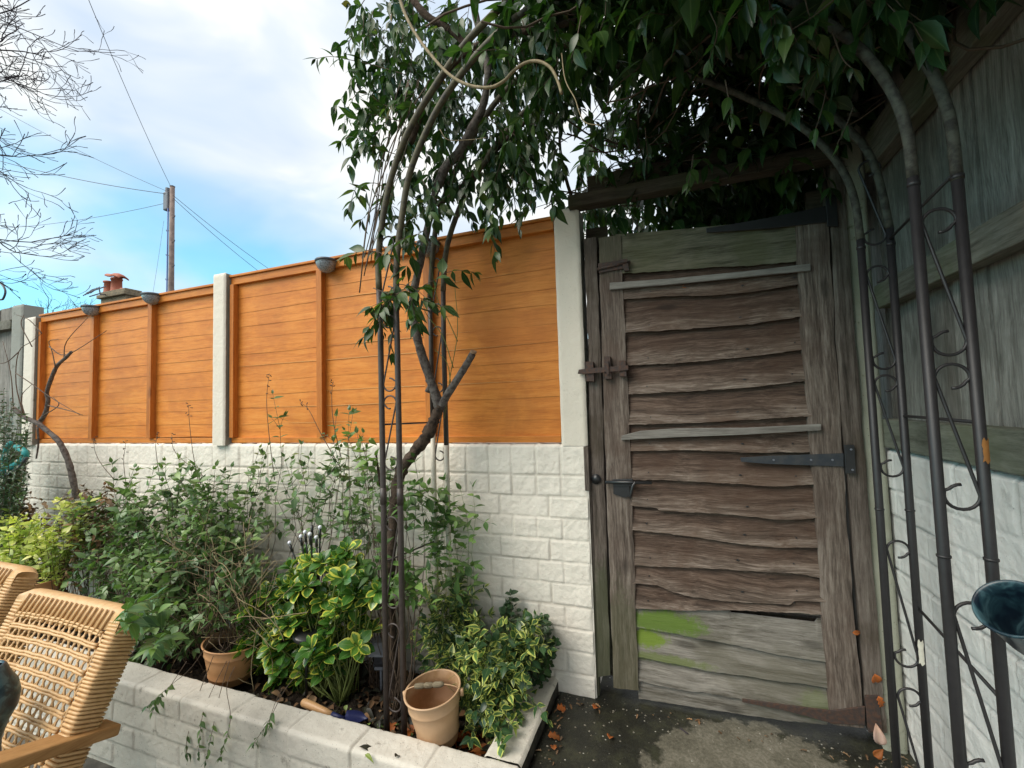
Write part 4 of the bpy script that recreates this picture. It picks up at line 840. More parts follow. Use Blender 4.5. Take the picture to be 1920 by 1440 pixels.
def zlow(x, y):
    base = (2.10 if y > 1.3 else 2.0) + 0.30*math.exp(-((x+0.25)/0.62)**2) if y < 1.7 else 2.10
    return base + 0.05*float(fbm(x*3, y*3, 91))*2
for k in range(7400):
    x = random.uniform(-0.46, 1.65); y = random.uniform(-0.45, 2.5)
    if y < 0.85 and x < (0.0 if y > 0.55 else -0.40): continue
    if y < 0.85 and random.random() < 0.45: continue
    if x < -0.35 and y > 1.6 and random.random() < 0.6: continue
    if y > 1.95 and random.random() < 0.75: continue
    z0 = zlow(x, y); z = z0 + abs(random.gauss(0, 0.30)) + (0.05 if y < 1.75 else -0.02)
    if y < 1.15 and x < -0.1: continue
    if x > 0.62: z += 0.12
    if y < 0.85: z = max(z, 2.22)  # unseen leaves above and behind the camera, added to shade gate and fence
    if x < -0.15 and y > 1.5: z += 0.30
    if x < 0.0 and y > 1.15 and random.random() < 0.35: continue
    gap = float(vn(x*5.5, y*5.5, 55))
    if gap < 0.24 and random.random() < 0.8: continue
    d = Vector((random.uniform(-1, 1), random.uniform(-1, 1), random.uniform(-.8, .3))).normalized(); P = [Vector((x, y, z))]
    for i in range(random.randint(3, 6)): d = (d+rv()*0.35+Vector((0, 0, -0.15))).normalized(); P.append(P[-1]+d*0.046)
    if random.random() < 0.5: stems.tube(P, (0.0018, 0.0009), 4)
    leafy(lv, P, 0.045, 0.080, 0.44, droop=0.35, spread=0.8, lift=0.8)
NEAR = [(1580, 25, 130, 45, 0.98, 1.12, 5), (1450, 60, 90, 50, 1.0, 1.15, 3), (1740, 15, 110, 35, 0.98, 1.10, 4), (1640, 110, 60, 30, 1.1, 1.25, 1.5), (1300, 30, 120, 60, 1.05, 1.2, 4), (1130, 60, 80, 60, 1.2, 1.4, 2.5), (1480, 180, 90, 40, 1.35, 1.5, 1.6)]
for k in range(46):
    p = pick(NEAR); d = Vector((random.uniform(-1, 1), random.uniform(-.6, .6), random.uniform(-.7, .5))).normalized(); P = [p+Vector((0, 0, 0.08))]
    for i in range(random.randint(2, 5)): d = (d+rv()*0.3+Vector((0, 0, -0.12))).normalized(); P.append(P[-1]+d*0.045)
    stems.tube(P, (0.0016, 0.0009), 4); leafy(lv, P, 0.045, 0.070, 0.42, droop=0.45, spread=0.75, lift=0.5)
# droop beyond the gate, with the sky showing between the leaves
BACK = [(1250, 395, 160, 45, 2.0, 2.7, 6), (1420, 355, 130, 50, 1.95, 2.6, 7), (1130, 420, 50, 30, 2.0, 2.5, 2), (1330, 330, 220, 40, 1.95, 2.8, 8), (1500, 320, 70, 60, 1.95, 2.4, 4), (1100, 340, 60, 60, 2.0, 2.6, 3)]
for k in range(250):
    p = pick(BACK); d = Vector((random.uniform(-.6, .6), random.uniform(-.5, .5), -1)).normalized(); P = [p]
    for i in range(random.randint(2, 5)): d = (d+rv()*0.3+Vector((0, 0, -0.2))).normalized(); P.append(P[-1]+d*0.045)
    stems.tube(P, (0.0016, 0.0009), 4); leafy(lv, P, 0.045, 0.075, 0.40, droop=0.7, spread=0.6, lift=0.3)
# tangle of dead runners under the roof of leaves
for k in range(300):
    x = random.uniform(-0.25, 1.0); y = random.uniform(1.1, 2.6); z = zlow(x, y)+random.uniform(0.0, 0.25); P = [Vector((x, y, z))]; d = Vector((random.uniform(-1, 1), random.uniform(-1, 1), random.uniform(-.2, .2))).normalized()
    for i in range(8): d = (d+rv()*0.3).normalized(); d.z *= 0.8; P.append(P[-1]+d*0.07)
    stems.tube(P, random.uniform(0.0012, 0.004), 5)
stems.done('runners', M['twig'], vine, True)
lv.done('foliage', M['vine'], vine, shape='lance', fold=0.22, curl=0.22)
print('vine leaves', len(lv.P))

# ================================================================= PLANTS IN THE BED
def shrub(name, label, cat, regs, n, bases, leafm, stemm, l, wr, shape='ovate', step=0.035, start=0.35, droop=0.1, sag=0.08, r=0.0022, fold=0.2, curl=0.2, group=None, lift=0.6, spread=0.9, side=0, wob=0.02):
    t = thing(name, (bases[0][0], bases[0][1], -0.04), label, cat, group); st = MB(); lv = LV()
    for k in range(n):
        tip = pick(regs); bs = min(random.sample(bases, min(3, len(bases))), key=lambda q: (Vector((q[0], q[1], 0))-Vector((tip.x, tip.y, 0))).length)
        P = arc((bs[0]+random.uniform(-.03, .03), bs[1]+random.uniform(-.02, .02), -0.04), tip, sag*random.uniform(0.3, 1.3), 7, wob)
        st.tube(P, (r, r*0.4), 5); leafy(lv, P, step, l, wr, droop, start, spread, lift)
        for q in range(side):
            i = random.randint(int(len(P)*max(start, .35)), len(P)-2); dd = ((P[i+1]-P[i]).normalized()*0.6+rv()*0.8); dd.y *= 0.5; dd = dd.normalized(); Q = [P[i]]
            for z_ in range(random.randint(2, 4)): dd = (dd+rv()*0.25).normalized(); Q.append(Q[-1]+dd*0.035)
            if min(c_.y for c_ in Q) < 1.30 and P[i].y > 1.3 and P[i].z < 0.2: continue
            st.tube(Q, (r*0.6, r*0.3), 4); leafy(lv, Q, step, l, wr, droop, 0.2, spread, lift)
    lv.prune()
    st.done('stems', stemm, t, True); lv.done('foliage', leafm, t, shape=shape, fold=fold, curl=curl); print(name, len(lv.P)); return t
B_ = lambda xs, y0, y1: [(x, random.uniform(y0, y1)) for x in xs]
shrub('leafy_shrub', 'large sprawling green leaved shrub between the wicker chairs and the variegated shrub', 'shrub',
      [(300, 965, 170, 95, 1.40, 1.70, 12), (220, 1070, 110, 60, 1.34, 1.6, 6), (420, 950, 100, 80, 1.45, 1.7, 5), (200, 985, 90, 45, 1.4, 1.65, 5), (330, 1110, 120, 80, 1.38, 1.6, 8), (275, 1190, 60, 55, 1.34, 1.45, 4), (390, 1170, 60, 70, 1.36, 1.5, 3), (360, 900, 110, 45, 1.5, 1.72, 2.5), (410, 1060, 90, 60, 1.4, 1.6, 4), (250, 1130, 50, 40, 1.25, 1.35, 2)],
      225, B_([-2.9, -2.7, -2.5, -2.3, -2.15, -2.0, -1.9], 1.42, 1.6), M['shrub'], M['twig'], 0.050, 0.48, 'ovate', 0.042, 0.60, 0.05, 0.16, 0.0022, side=2, wob=0.04)
shrub('leafy_shrub', 'thin open shrub with small leaves against the white wall, behind the variegated shrub', 'shrub',
      [(500, 850, 45, 60, 1.62, 1.72, 2), (640, 840, 80, 50, 1.6, 1.72, 3), (560, 930, 100, 60, 1.6, 1.72, 3), (690, 900, 60, 70, 1.5, 1.7, 3), (620, 960, 80, 40, 1.6, 1.72, 3), (500, 760, 14, 40, 1.6, 1.7, .7), (650, 790, 30, 25, 1.55, 1.65, 1), (460, 910, 60, 50, 1.6, 1.72, 2)],
      40, B_([-2.05, -1.65, -1.25], 1.58, 1.7), M['shrub'], M['twig'], 0.046, 0.48, 'ovate', 0.050, 0.72, 0.1, 0.03, 0.0022, side=2, wob=0.05)
shrub('honeysuckle', 'fresh green leaved climber winding round the left legs of the arch', 'climber',
      [(720, 850, 60, 55, 1.45, 1.6, 4), (690, 800, 45, 30, 1.45, 1.6, 1.5), (770, 880, 40, 50, 1.42, 1.6, 2.5), (740, 1060, 50, 30, 1.42, 1.5, 1.5), (700, 1030, 30, 30, 1.42, 1.5, 1)],
      17, B_([-1.12, -1.05], 1.45, 1.6), M['honey'], M['twig'], 0.050, 0.5, 'ovate', 0.045, 0.78, 0.15, 0.0, 0.0022, side=2, wob=0.03)
shrub('honeysuckle', 'fresh green leaved climber on the cream painted back legs of the arch', 'climber',
      [(845, 920, 45, 40, 1.56, 1.68, 3), (870, 905, 25, 20, 1.55, 1.62, 1), (820, 980, 30, 50, 1.58, 1.68, 2), (850, 1050, 40, 50, 1.56, 1.7, 2.5), (830, 870, 20, 40, 1.62, 1.7, 1)],
      15, B_([-0.92, -0.88], 1.6, 1.7), M['honey'], M['greenstem'], 0.050, 0.48, 'ovate', 0.045, 0.72, 0.2, 0.0, 0.0016, side=2, wob=0.03)
shrub('yellow_shrub', 'yellow green leaved shrub at the left end of the bed', 'shrub', [(45, 1010, 75, 42, 1.34, 1.48, 7), (35, 975, 55, 22, 1.40, 1.5, 3), (135, 940, 45, 16, 1.42, 1.5, 1.2), (20, 1045, 40, 20, 1.34, 1.45, 2)],
      95, B_([-3.9, -3.7, -3.5, -3.3], 1.45, 1.6), M['yellow'], M['twig'], 0.042, 0.55, 'ovate', 0.03, 0.5, 0.0, 0.08, 0.002)
shrub('withered_plant', 'withered plant with curled brown leaves in front of the wall, behind the yellow green shrub', 'plant', [(85, 945, 75, 24, 1.45, 1.55, 5), (195, 922, 50, 20, 1.5, 1.6, 3), (190, 975, 55, 20, 1.42, 1.5, 2), (60, 1060, 70, 25, 1.4, 1.5, 1.5)],
      34, B_([-3.6, -3.3, -3.0], 1.5, 1.65), M['deadleaf'], M['twig'], 0.038, 0.6, 'lobed', 0.035, 0.55, 0.2, 0.05, 0.002, 0.5, 0.9)
shrub('dark_bush', 'dark fine leaved evergreen bush at the left edge, behind the turquoise handle', 'bush', [(15, 780, 45, 60, 1.35, 1.65, 4), (15, 900, 40, 60, 1.35, 1.6, 4), (35, 835, 28, 30, 1.5, 1.65, 2)],
      120, B_([-4.45, -4.3, -4.15], 1.45, 1.6), M['dkleaf'], M['twig'], 0.026, 0.45, 'ovate', 0.02, 0.5, 0.1, 0.03, 0.002)

# broad variegated evergreen: rosettes of leaves at the stem ends
t = thing('variegated_shrub', (-1.42, 1.52, -0.04), 'broad leaved evergreen with yellow edged glossy leaves, in the middle of the bed', 'shrub')
st = MB(); lv = LV()
regs = [(610, 1100, 85, 70, 1.42, 1.62, 8), (560, 1235, 85, 45, 1.40, 1.55, 8), (640, 1170, 75, 60, 1.42, 1.6, 6), (500, 1150, 60, 55, 1.42, 1.6, 4), (500, 1215, 50, 45, 1.38, 1.5, 4), (670, 1075, 55, 55, 1.45, 1.6, 3), (590, 1050, 50, 25, 1.5, 1.62, 2), (560, 1150, 60, 60, 1.45, 1.6, 4), (610, 1215, 45, 30, 1.4, 1.5, 2)]
for k in range(122):
    tip = pick(regs); bs = Vector((random.choice([-1.52, -1.42, -1.32]), random.uniform(1.46, 1.58), -0.05)); P = arc(bs, tip, 0.03, 5, 0.015); st.tube(P, (0.0035, 0.0018), 6)
    ax = ((tip-bs).normalized()*0.5 + Vector((random.uniform(-.5, .5), random.uniform(-.8, 0.1), random.uniform(.2, .9)))).normalized()
    a = ax.cross(rv()).normalized(); b_ = ax.cross(a)
    for ring, (cnt, out, ll) in enumerate([(3, 0.55, 0.040), (4, 1.1, 0.062), (4, 1.7, 0.066)]):
        for i in range(cnt):
            an = i*6.283/cnt+ring*0.7+random.uniform(-.25, .25); s = a*math.cos(an)+b_*math.sin(an)
            dd = (ax*(1/out)*0.75+s*out*0.75+rv()*0.12).normalized(); l_ = ll*random.uniform(.8, 1.15); lv.add(tip-ax*0.011*ring, dd, ax+rv()*0.15, l_, l_*0.31)
st.done('stems', M['greenstem'], t, True); lv.done('foliage', M['euo'], t, shape='obovate', fold=0.28, curl=0.22, cols=5); print('euo', len(lv.P))
t = shrub('variegated_shrub', 'low small leaved shrub with cream and green leaves, right of the peach bucket', 'shrub',
      [(815, 1130, 45, 40, 1.55, 1.72, 3), (860, 1200, 80, 55, 1.5, 1.7, 6), (930, 1215, 80, 55, 1.5, 1.7, 6), (1000, 1190, 40, 38, 1.55, 1.7, 3.4), (905, 1290, 60, 60, 1.38, 1.55, 5), (865, 1120, 35, 45, 1.6, 1.72, 2), (965, 1260, 45, 40, 1.45, 1.62, 3), (885, 1350, 35, 40, 1.36, 1.45, 2.2), (790, 1200, 30, 40, 1.5, 1.65, 1.5), (850, 1090, 40, 50, 1.62, 1.72, 1.4)],
      120, B_([-0.95, -0.88, -0.80, -0.72, -0.66], 1.50, 1.66), M['euo2'], M['greenstem'], 0.041, 0.58, 'ovate', 0.027, 0.45, 0.05, 0.04, 0.0018, 0.2, 0.15, side=1)
shrub('dark_sprigs', 'dark round leaved upright sprigs against the wall near its corner', 'plant', [(953, 1130, 8, 25, 1.70, 1.74, 2), (1000, 1160, 35, 18, 1.68, 1.74, 2), (1030, 1190, 20, 25, 1.66, 1.72, 2)],
      24, B_([-0.72, -0.66, -0.60], 1.68, 1.73), M['dkleaf'], M['twig'], 0.026, 0.8, 'round', 0.024, 0.35, 0.0, 0.01, 0.0014)
# seed heads on tall dry stems
t = thing('dry_seed_stems', (-1.8, 1.66, -0.04), 'tall dry flower stems with seed heads in front of the orange fence', 'plant'); st = MB()
for px in [[(515, 900), (505, 820), (500, 750), (505, 700)], [(640, 880), (600, 810), (580, 770), (565, 755)], [(640, 860), (625, 790), (622, 740), (625, 715)], [(375, 920), (362, 850), (355, 790), (354, 760)], [(215, 900), (190, 870), (178, 845), (176, 820)], [(300, 900), (292, 840), (296, 812)], [(240, 930), (232, 870), (236, 830)], [(390, 900), (330, 850), (322, 815)]]:
    P = spline([PY(x, y, 1.68) for x, y in px], 4); st.tube(P, (0.0022, 0.0010), 5)
    for k in range(7):
        q = P[-1-min(k//2, 3)]+rv()*0.010; st.tube([q, q+rv()*0.012], 0.0022, 5)
st.done('stems', M['twig'], t, True)
# straw tangle
t = thing('straw_tangle', (-1.85, 1.42, -0.04), 'tangle of dry straw coloured stems over the left bucket', 'plant'); st = MB()
for k in range(300):
    a = pick([(430, 1160, 80, 80, 1.36, 1.5, 1), (400, 1080, 80, 60, 1.4, 1.6, 1)]); d = Vector((random.uniform(-1, 1), random.uniform(-.4, .4), random.uniform(-.8, 1))).normalized(); P = [a]
    for i in range(6): d = (d+rv()*0.25).normalized(); P.append(P[-1]+d*random.uniform(0.02, 0.05))
    if min(p.z for p in P) < -0.03 or min(p.y for p in P) < 1.32: continue
    st.tube(P, random.uniform(0.0008, 0.0016), 5)
st.done('stems', M['straw'], t, True)
t = thing('twiggy_undergrowth', (-2.3, 1.45, -0.04), 'dark bare twigs low in the sprawling shrub', 'plant'); st = MB()
for k in range(260):
    a = pick([(330, 1140, 130, 70, 1.36, 1.55, 1), (420, 1180, 70, 60, 1.36, 1.5, .5)]); d = Vector((random.uniform(-1, 1), random.uniform(-.3, .3), random.uniform(-.3, 1))).normalized(); P = [a]
    for i in range(6): d = (d+rv()*0.3).normalized(); P.append(P[-1]+d*0.03)
    if min(p.y for p in P) < 1.32 or min(p.z for p in P) < -0.04: continue
    st.tube(P, random.uniform(0.0008, 0.0018), 4)
st.done('stems', M['twig'], t, True)
# sprays hanging over the planter front
def hang(label, pxs, Y, leafm, l):
    t = thing('trailing_stems', tuple(PY(*pxs[0][0], Y)), label, 'plant'); st = MB(); lv = LV()
    for px in pxs:
        P = spline([PY(x, y, Y+(0.10*(1-i/(len(px)-1)) if i < 2 else 0)) for i, (x, y) in enumerate(px)], 4); st.tube(P, (0.0014, 0.0008), 5); leafy(lv, P, 0.028, l, 0.45, 0.5, 0.5, 0.6)
    st.done('stems', M['twig'], t, True); lv.done('foliage', leafm, t, shape='ovate')
hang('thin dangling stems over the planter front, below the left bucket', [[(425, 1240), (395, 1300), (378, 1350), (372, 1420)], [(430, 1240), (410, 1310), (398, 1370), (385, 1430)], [(440, 1250), (425, 1290), (432, 1350), (412, 1420)], [(400, 1230), (370, 1310), (350, 1390), (352, 1420)]], 1.18, M['shrub'], 0.028)
hang('leafy spray lying over the planter top, left of the left bucket', [[(400, 1190), (360, 1250), (320, 1285), (270, 1330)], [(350, 1240), (310, 1300), (285, 1335)]], 1.16, M['shrub'], 0.034)
hang('green spray drooping over the planter edge in front of the variegated shrub', [[(560, 1260), (530, 1300), (505, 1350), (475, 1395)], [(530, 1290), (515, 1320), (500, 1370)]], 1.18, M['honey'], 0.032)
hang('pale green sprig beside the peach bucket, reaching over the kerb', [[(900, 1300), (925, 1340), (945, 1352), (965, 1358)], [(920, 1290), (935, 1330), (930, 1365)]], 1.42, M['yellow'], 0.035)

def spray(name, label, pxs, Y0, Y1, leafm, l):
    t = thing(name, tuple(PY(*pxs[0][0], Y0)), label, 'plant'); st = MB(); lv = LV()
    for px in pxs:
        n_ = len(px)-1; P = spline([PY(x, y, Y0+(Y1-Y0)*i/n_) for i, (x, y) in enumerate(px)], 4); st.tube(P, (0.0016, 0.0009), 5); leafy(lv, P, 0.032, l, 0.5, 0.35, 0.35, 0.8)
    st.done('stems', M['twig'], t, True); lv.done('foliage', leafm, t, shape='ovate')
spray('leafy_spray', 'bright green leafy spray hanging over the top corner of the near wicker chair', [[(400, 1130), (350, 1130), (290, 1150), (240, 1170)], [(400, 1130), (340, 1180), (300, 1200), (285, 1215)], [(400, 1130), (320, 1120), (260, 1130), (232, 1150)]], 1.36, 0.72, M['honey'], 0.045)
# rose at the left end: bare trunk forking in front of the fence
t = thing('rose_bush', tuple(PY(140, 915, 1.6)), 'bare forked rose trunk at the left end of the bed', 'rose bush')
ptube([(143, 935), (138, 905), (130, 870), (120, 845), (108, 825), (85, 805), (68, 792), (45, 782), (25, 765)], (1.6, 1.5), (0.017, 0.012), M['bark2'], 'trunk', t, 5, 9, 0.08)
ptube([(72, 795), (85, 775), (90, 750), (88, 735), (98, 705), (108, 685), (122, 672), (134, 660)], (1.6, 1.55), (0.013, 0.009), M['bark2'], 'limb', t, 5, 9, 0.08)
ptube([(70, 800), (72, 830), (68, 860)], 1.58, (0.007, 0.004), M['bark2'], 'limb', t, 4, 7)
st = MB()
for px in [[(45, 782), (30, 720), (35, 660), (60, 640), (78, 625)], [(25, 765), (20, 700), (5, 640)], [(104, 690), (98, 660), (92, 640), (110, 636)], [(30, 700), (60, 720), (95, 745), (150, 778)], [(60, 650), (40, 610), (45, 590)], [(78, 625), (55, 600), (30, 590)], [(92, 650), (125, 665), (200, 620)], [(120, 672), (125, 640), (165, 595)], [(90, 760), (130, 770), (155, 778)], [(35, 660), (10, 680), (-20, 680)], [(80, 780), (110, 760), (100, 745)], [(50, 790), (40, 745), (60, 720)]]:
    st.tube(spline([PY(x, y, 1.55) for x, y in px], 4), (0.0035, 0.0015), 6)
st.done('twigs', M['twig'], t, True)
# turquoise tool handle
t = thing('garden_hose_reel', tuple(PY(20, 860, 1.5)), 'turquoise plastic hose reel handle sticking out of the bush at the left edge', 'hose reel')
ptube([(-30, 880), (-5, 885), (15, 878), (35, 868), (48, 852), (40, 842), (30, 838)], 1.45, (0.020, 0.016), M['turq'], 'handle', t, 5, 10)
ptube([(10, 880), (8, 860), (14, 838), (20, 830)], 1.46, (0.014, 0.012), M['turq'], 'strut', t, 5, 10)
ptube([(-10, 893), (15, 888), (38, 874), (50, 858)], 1.44, (0.008, 0.008), M['slate'], 'grip', t, 5, 8)
# twigs sprouting beside the stub
t = thing('green_shoot', tuple(PY(835, 770, 1.6)), 'thin green leafless shoots rising beside the cut stub', 'shoot'); st = MB()
for px in [[(833, 785), (845, 700), (858, 620), (852, 530)], [(850, 690), (830, 630), (800, 590), (790, 560)], [(845, 720), (838, 680), (815, 655)], [(858, 640), (840, 600), (820, 560), (805, 480)]]:
    st.tube(spline([PY(x, y, 1.6) for x, y in px], 4), (0.0022, 0.0012), 5)
st.done('stems', M['greenstem'], t, True)
# small white flowers at the left edge
t = thing('pale_flowers', tuple(PY(0, 945, 1.45)), 'pale lilac flower head at the left edge below the bush', 'flower'); b = MB()
for k in range(10):
    p = PY(-2+random.uniform(-8, 6), 948+random.uniform(-18, 18), 1.45); b.lathe([(0.0, 0.0), (0.008, 0.002), (0.011, 0.007), (0.006, 0.010), (0.0, 0.008)], 8, Matrix.Translation(p))
b.done('petals', M['whiteball'], t, True)

# ================================================================= THINGS IN THE BED
def pail(name, label, base, top, r0, r1, matb, mati, grip=False, fill=None):
    base, top = Vector(base), Vector(top); t = thing(name, tuple(base), label, 'bucket'); ax = (top-base); H = ax.length
    M4 = Matrix.Translation(base) @ ax.to_track_quat('Z', 'Y').to_matrix().to_4x4()
    def rr(z): return r0+(r1-r0)*z/H
    prof = [(0, 0.004), (r0-0.002, 0.0), (r0, 0.003)]
    for z in (0.18, 0.20, 0.22, 0.40, 0.60, 0.74, 0.755, 0.77, 0.9, 0.97): prof.append((rr(z*H)+(0.0026 if z in (0.20, 0.755) else 0), z*H))
    prof += [(r1+0.001, H-0.003), (r1+0.0045, H-0.001), (r1+0.005, H+0.002), (r1+0.002, H+0.0045), (r1-0.002, H+0.002)]
    b = MB(); b.lathe(prof, 56, M4); b.done('pail', matb, t, True)
    b = MB(); b.lathe([(r1-0.002, H+0.002), (rr(0.9*H)-0.003, 0.9*H), (rr(0.755*H)-0.003, 0.755*H), (rr(0.75*H)-0.001, 0.75*H), (rr(0.2*H)-0.003, 0.2*H), (r0-0.004, 0.008), (0.0, 0.007)], 56, M4); b.done('inside', mati, t, True)
    if fill is not None:
        b = MB(); b.lathe([(0, fill*H), (rr(fill*H)*0.6, fill*H+0.004), (rr(fill*H)-0.003, fill*H)], 32, M4); b.done('earth', M['soil'], t, True)
    return t, M4, H
bt = Vector((-0.846, 1.405, 0.155)); bb_ = Vector((-0.855, 1.445, -0.05))
# axis leans towards the viewer and a little to the left
t, M4, H = pail('metal_bucket', 'peach painted metal bucket with a wooden grip, standing tilted in the bed corner', PY(824, 1385, 1.395), PY(811, 1292, 1.375), 0.066, 0.094, M['bucket'], M['bucketin'])
r1 = 0.094; up = M4.to_3x3() @ Vector((0, 0, 1)); ctr = M4 @ Vector((0, 0, H)); sd_ = (PY(762, 1302, 1.36)-PY(862, 1270, 1.40)).normalized(); sd_ = (sd_-up*sd_.dot(up)).normalized(); fw = up.cross(sd_)
if fw.y > 0: fw = -fw
pa = ctr+sd_*(r1+0.008)-up*0.012; pb = ctr-sd_*(r1+0.008)-up*0.012; P = []
for i in range(21):
    an = math.pi*i/20; P.append(ctr-up*0.012 + sd_*(r1+0.008)*math.cos(an) + (up*0.45-fw*(-0.12))*0.085*math.sin(an))
b = MB(); b.tube(P, 0.0018, 7); b.done('bail', M['bucket'], t, True)
b = MB(); m0 = P[6]; m1 = P[13]; ax = (m1-m0); qq = [m0+ax*f for f in (0, .04, .1, .12, .3, .32, .36, .38, .6, .62, .66, .68, .9, .93, 1)]; b.tube(qq, [.005, .0085, .009, .0095, .0095, .0075, .0075, .0095, .0095, .0075, .0075, .0095, .0095, .0085, .005], 12); b.done('grip', M['gripwood'], t, True)
b = MB(); b.tube([pa+up*0.008, pa-up*0.014], 0.007, 8); b.tube([pb+up*0.008, pb-up*0.014], 0.007, 8); b.done('ear', M['bucket'], t, True)
t2, M5, H5 = pail('plastic_bucket', 'orange tan bucket half hidden by dry stems at the left of the bed', PY(432, 1272, 1.43), PY(440, 1200, 1.44), 0.078, 0.118, M['bucket2'], M['bucketin'], fill=0.72)
t3, M6, H6 = pail('flower_pot', 'tan flower pot at the left, seen between the two wicker chairs', PY(62, 1150, 1.42), PY(66, 1082, 1.42), 0.10, 0.15, M['bucket2'], M['soil'], fill=0.9)
# trowel
t = thing('hand_trowel', tuple(PZ(600, 1330, 0.02)), 'hand trowel with a pale wooden handle and navy socket, lying behind the planter edge', 'trowel')
a = PZ(567, 1316, 0.035); c = PZ(622, 1340, 0.02); d_ = PZ(645, 1347, 0.012); e_ = PZ(690, 1352, 0.0)
b = MB(); b.tube([a, a.lerp(c, .05), a.lerp(c, .3), a.lerp(c, .75), c], [0.010, 0.0145, 0.0150, 0.0125, 0.0105], 16); b.done('handle', M['handlewood'], t, True)
b = MB(); b.tube([c, c.lerp(d_, .5), d_], [0.0105, 0.008, 0.006], 12); b.done('socket', M['navy'], t, True)
s_ = (e_-d_).cross(UP).normalized(); V = []; F = []
for i in range(9):
    f = i/8; wd = 0.034*math.sin(math.pi*min(1, .25+f*.75))**0.6*(1 if f < .7 else (1-f)/.3+0.05)
    for j in range(5): g_ = (j-2)/2; p = d_.lerp(e_, f)+s_*wd*g_+UP*(0.010*g_*g_); V.append(p)
for i in range(8):
    for j in range(4): F.append((i*5+j, i*5+j+1, (i+1)*5+j+1, (i+1)*5+j))
o = mk('blade', V, F, M['navy'], t, smooth=True); md = o.modifiers.new('solid', 'SOLIDIFY'); md.thickness = 0.0015
# firefly solar stakes
t = thing('solar_stake_light', tuple(PY(590, 1180, 1.55)), 'bunch of black stems tipped with small white globes, inside the variegated shrub', 'garden light')
base = PY(592, 1185, 1.53); st = MB(); bl = []
for (x, y) in [(543, 1020), (564, 1008), (572, 1000), (581, 1004), (593, 1010), (600, 991), (585, 985)]:
    tip = PY(x, y, 1.5+random.uniform(-.03, .03)); P = arc(base, tip, 0.0, 5, 0.004); st.tube(P, 0.0035, 7); st.tube([P[-2].lerp(P[-1], .55), P[-1]], 0.0058, 8); bl.append(P[-1])
st.tube([base, base-Vector((0, 0, 0.28))], 0.006, 8); st.done('stakes', M['blackiron'], t, True)
for i, p in enumerate(bl[:6]):
    b = MB(); b.lathe([(0.0085*math.sin(q), -0.0085*math.cos(q)) for q in [k*math.pi/7 for k in range(8)]], 12, Matrix.Translation(p+Vector((0, 0, 0.006)))); b.done('globe', M['whiteball'], t, True)
# flat black disc light
c = PY(574, 1190, 1.45); t = thing('solar_disc_light', (c.x, c.y, -0.04), 'flat black disc light on a stake, under the variegated shrub', 'garden light')
b = MB(); Mx = Matrix.Translation(c) @ Matrix.Rotation(R(12), 4, 'Y') @ Matrix.Rotation(R(10), 4, 'X'); b.lathe([(0, 0.014), (0.044, 0.013), (0.050, 0.009), (0.051, 0.0), (0.048, -0.006), (0.030, -0.014), (0, -0.016)], 32, Mx); b.done('disc', M['blackiron'], t, True)
b = MB(); b.tube([c-Vector((0, 0, .01)), (c.x, c.y, -0.06)], 0.005, 8); b.done('stake', M['blackiron'], t, True)
# lantern
c = PY(714, 1212, 1.60); t = thing('solar_lantern', (c.x, c.y, -0.04), 'grey hexagonal lantern low in the bed, behind the left legs of the arch', 'lantern')
hexp = lambda r, z: [(c.x+r*math.cos(k*math.pi/3+0.3), c.y+r*math.sin(k*math.pi/3+0.3), c.z+z) for k in range(6)]
def hexfr(rs, mat, name, parent, bev=0.0015):
    b = MB(); V = []; F = []
    for r, z in rs: V += hexp(max(r, 0.0005), z)
    for i in range(len(rs)-1):
        for k in range(6): F.append((i*6+k, i*6+(k+1) % 6, (i+1)*6+(k+1) % 6, (i+1)*6+k))
    b.add(V, F); return b.done(name, mat, parent, bevel=bev)
hexfr([(0.0, 0.036), (0.038, 0.032), (0.040, 0.022), (0.064, -0.006), (0.066, -0.014), (0.058, -0.015)], M['greyplastic'], 'roof', t)
hexfr([(0.036, -0.012), (0.038, -0.055), (0.030, -0.07)], M['smoke'], 'lens', t)
hexfr([(0.034, -0.068), (0.034, -0.082), (0.0, -0.085)], M['greyplastic'], 'base', t)
b = MB(); b.tube([c-Vector((0, 0, .08)), (c.x, c.y, -0.08)], 0.006, 8); b.done('stake', M['greyplastic'], t, True)

# leaf litter, pebbles
def litter(name, n, regs, mat, l, z, label=None):
    P = []; D = []; Nn = []; Ls = []
    for k in range(n):
        r = random.choices(regs, weights=[q[4] for q in regs])[0]; x = random.uniform(r[0], r[1]); y = random.uniform(r[2], r[3]); an = random.random()*6.28
        P.append((x, y, soilz(x, y)+random.uniform(0.002, 0.02))); D.append((math.cos(an), math.sin(an), random.uniform(-.2, .35))); Nn.append(tuple((UP+rv()*0.45))); Ls.append(l*random.uniform(.5, 1.3))
    Ls = np.array(Ls); return tag(leaves(name, P, D, Nn, Ls, Ls*0.28, mat, shape='ovate', fold=0.5, curl=0.5), kind='stuff')
litter('leaf_litter', 520, [(-1.7, -0.63, 1.33, 1.75, 3), (-4.4, -1.7, 1.33, 1.75, 2)], M['deadleaf'], 0.045, 0)
litter('orange_leaf_litter', 110, [(-0.80, -0.63, 1.32, 1.50, 3), (-1.05, -0.85, 1.33, 1.5, 0.7)], M['orangeleaf'], 0.05, 0)
litter('dark_leaf_litter', 420, [(-1.7, -0.63, 1.33, 1.75, 3), (-4.4, -1.7, 1.33, 1.75, 2)], M['blackleaf'], 0.05, 0)
litter('green_leaf_litter', 26, [(-1.3, -0.9, 1.33, 1.45, 3)], M['greenleaf'], 0.025, 0)

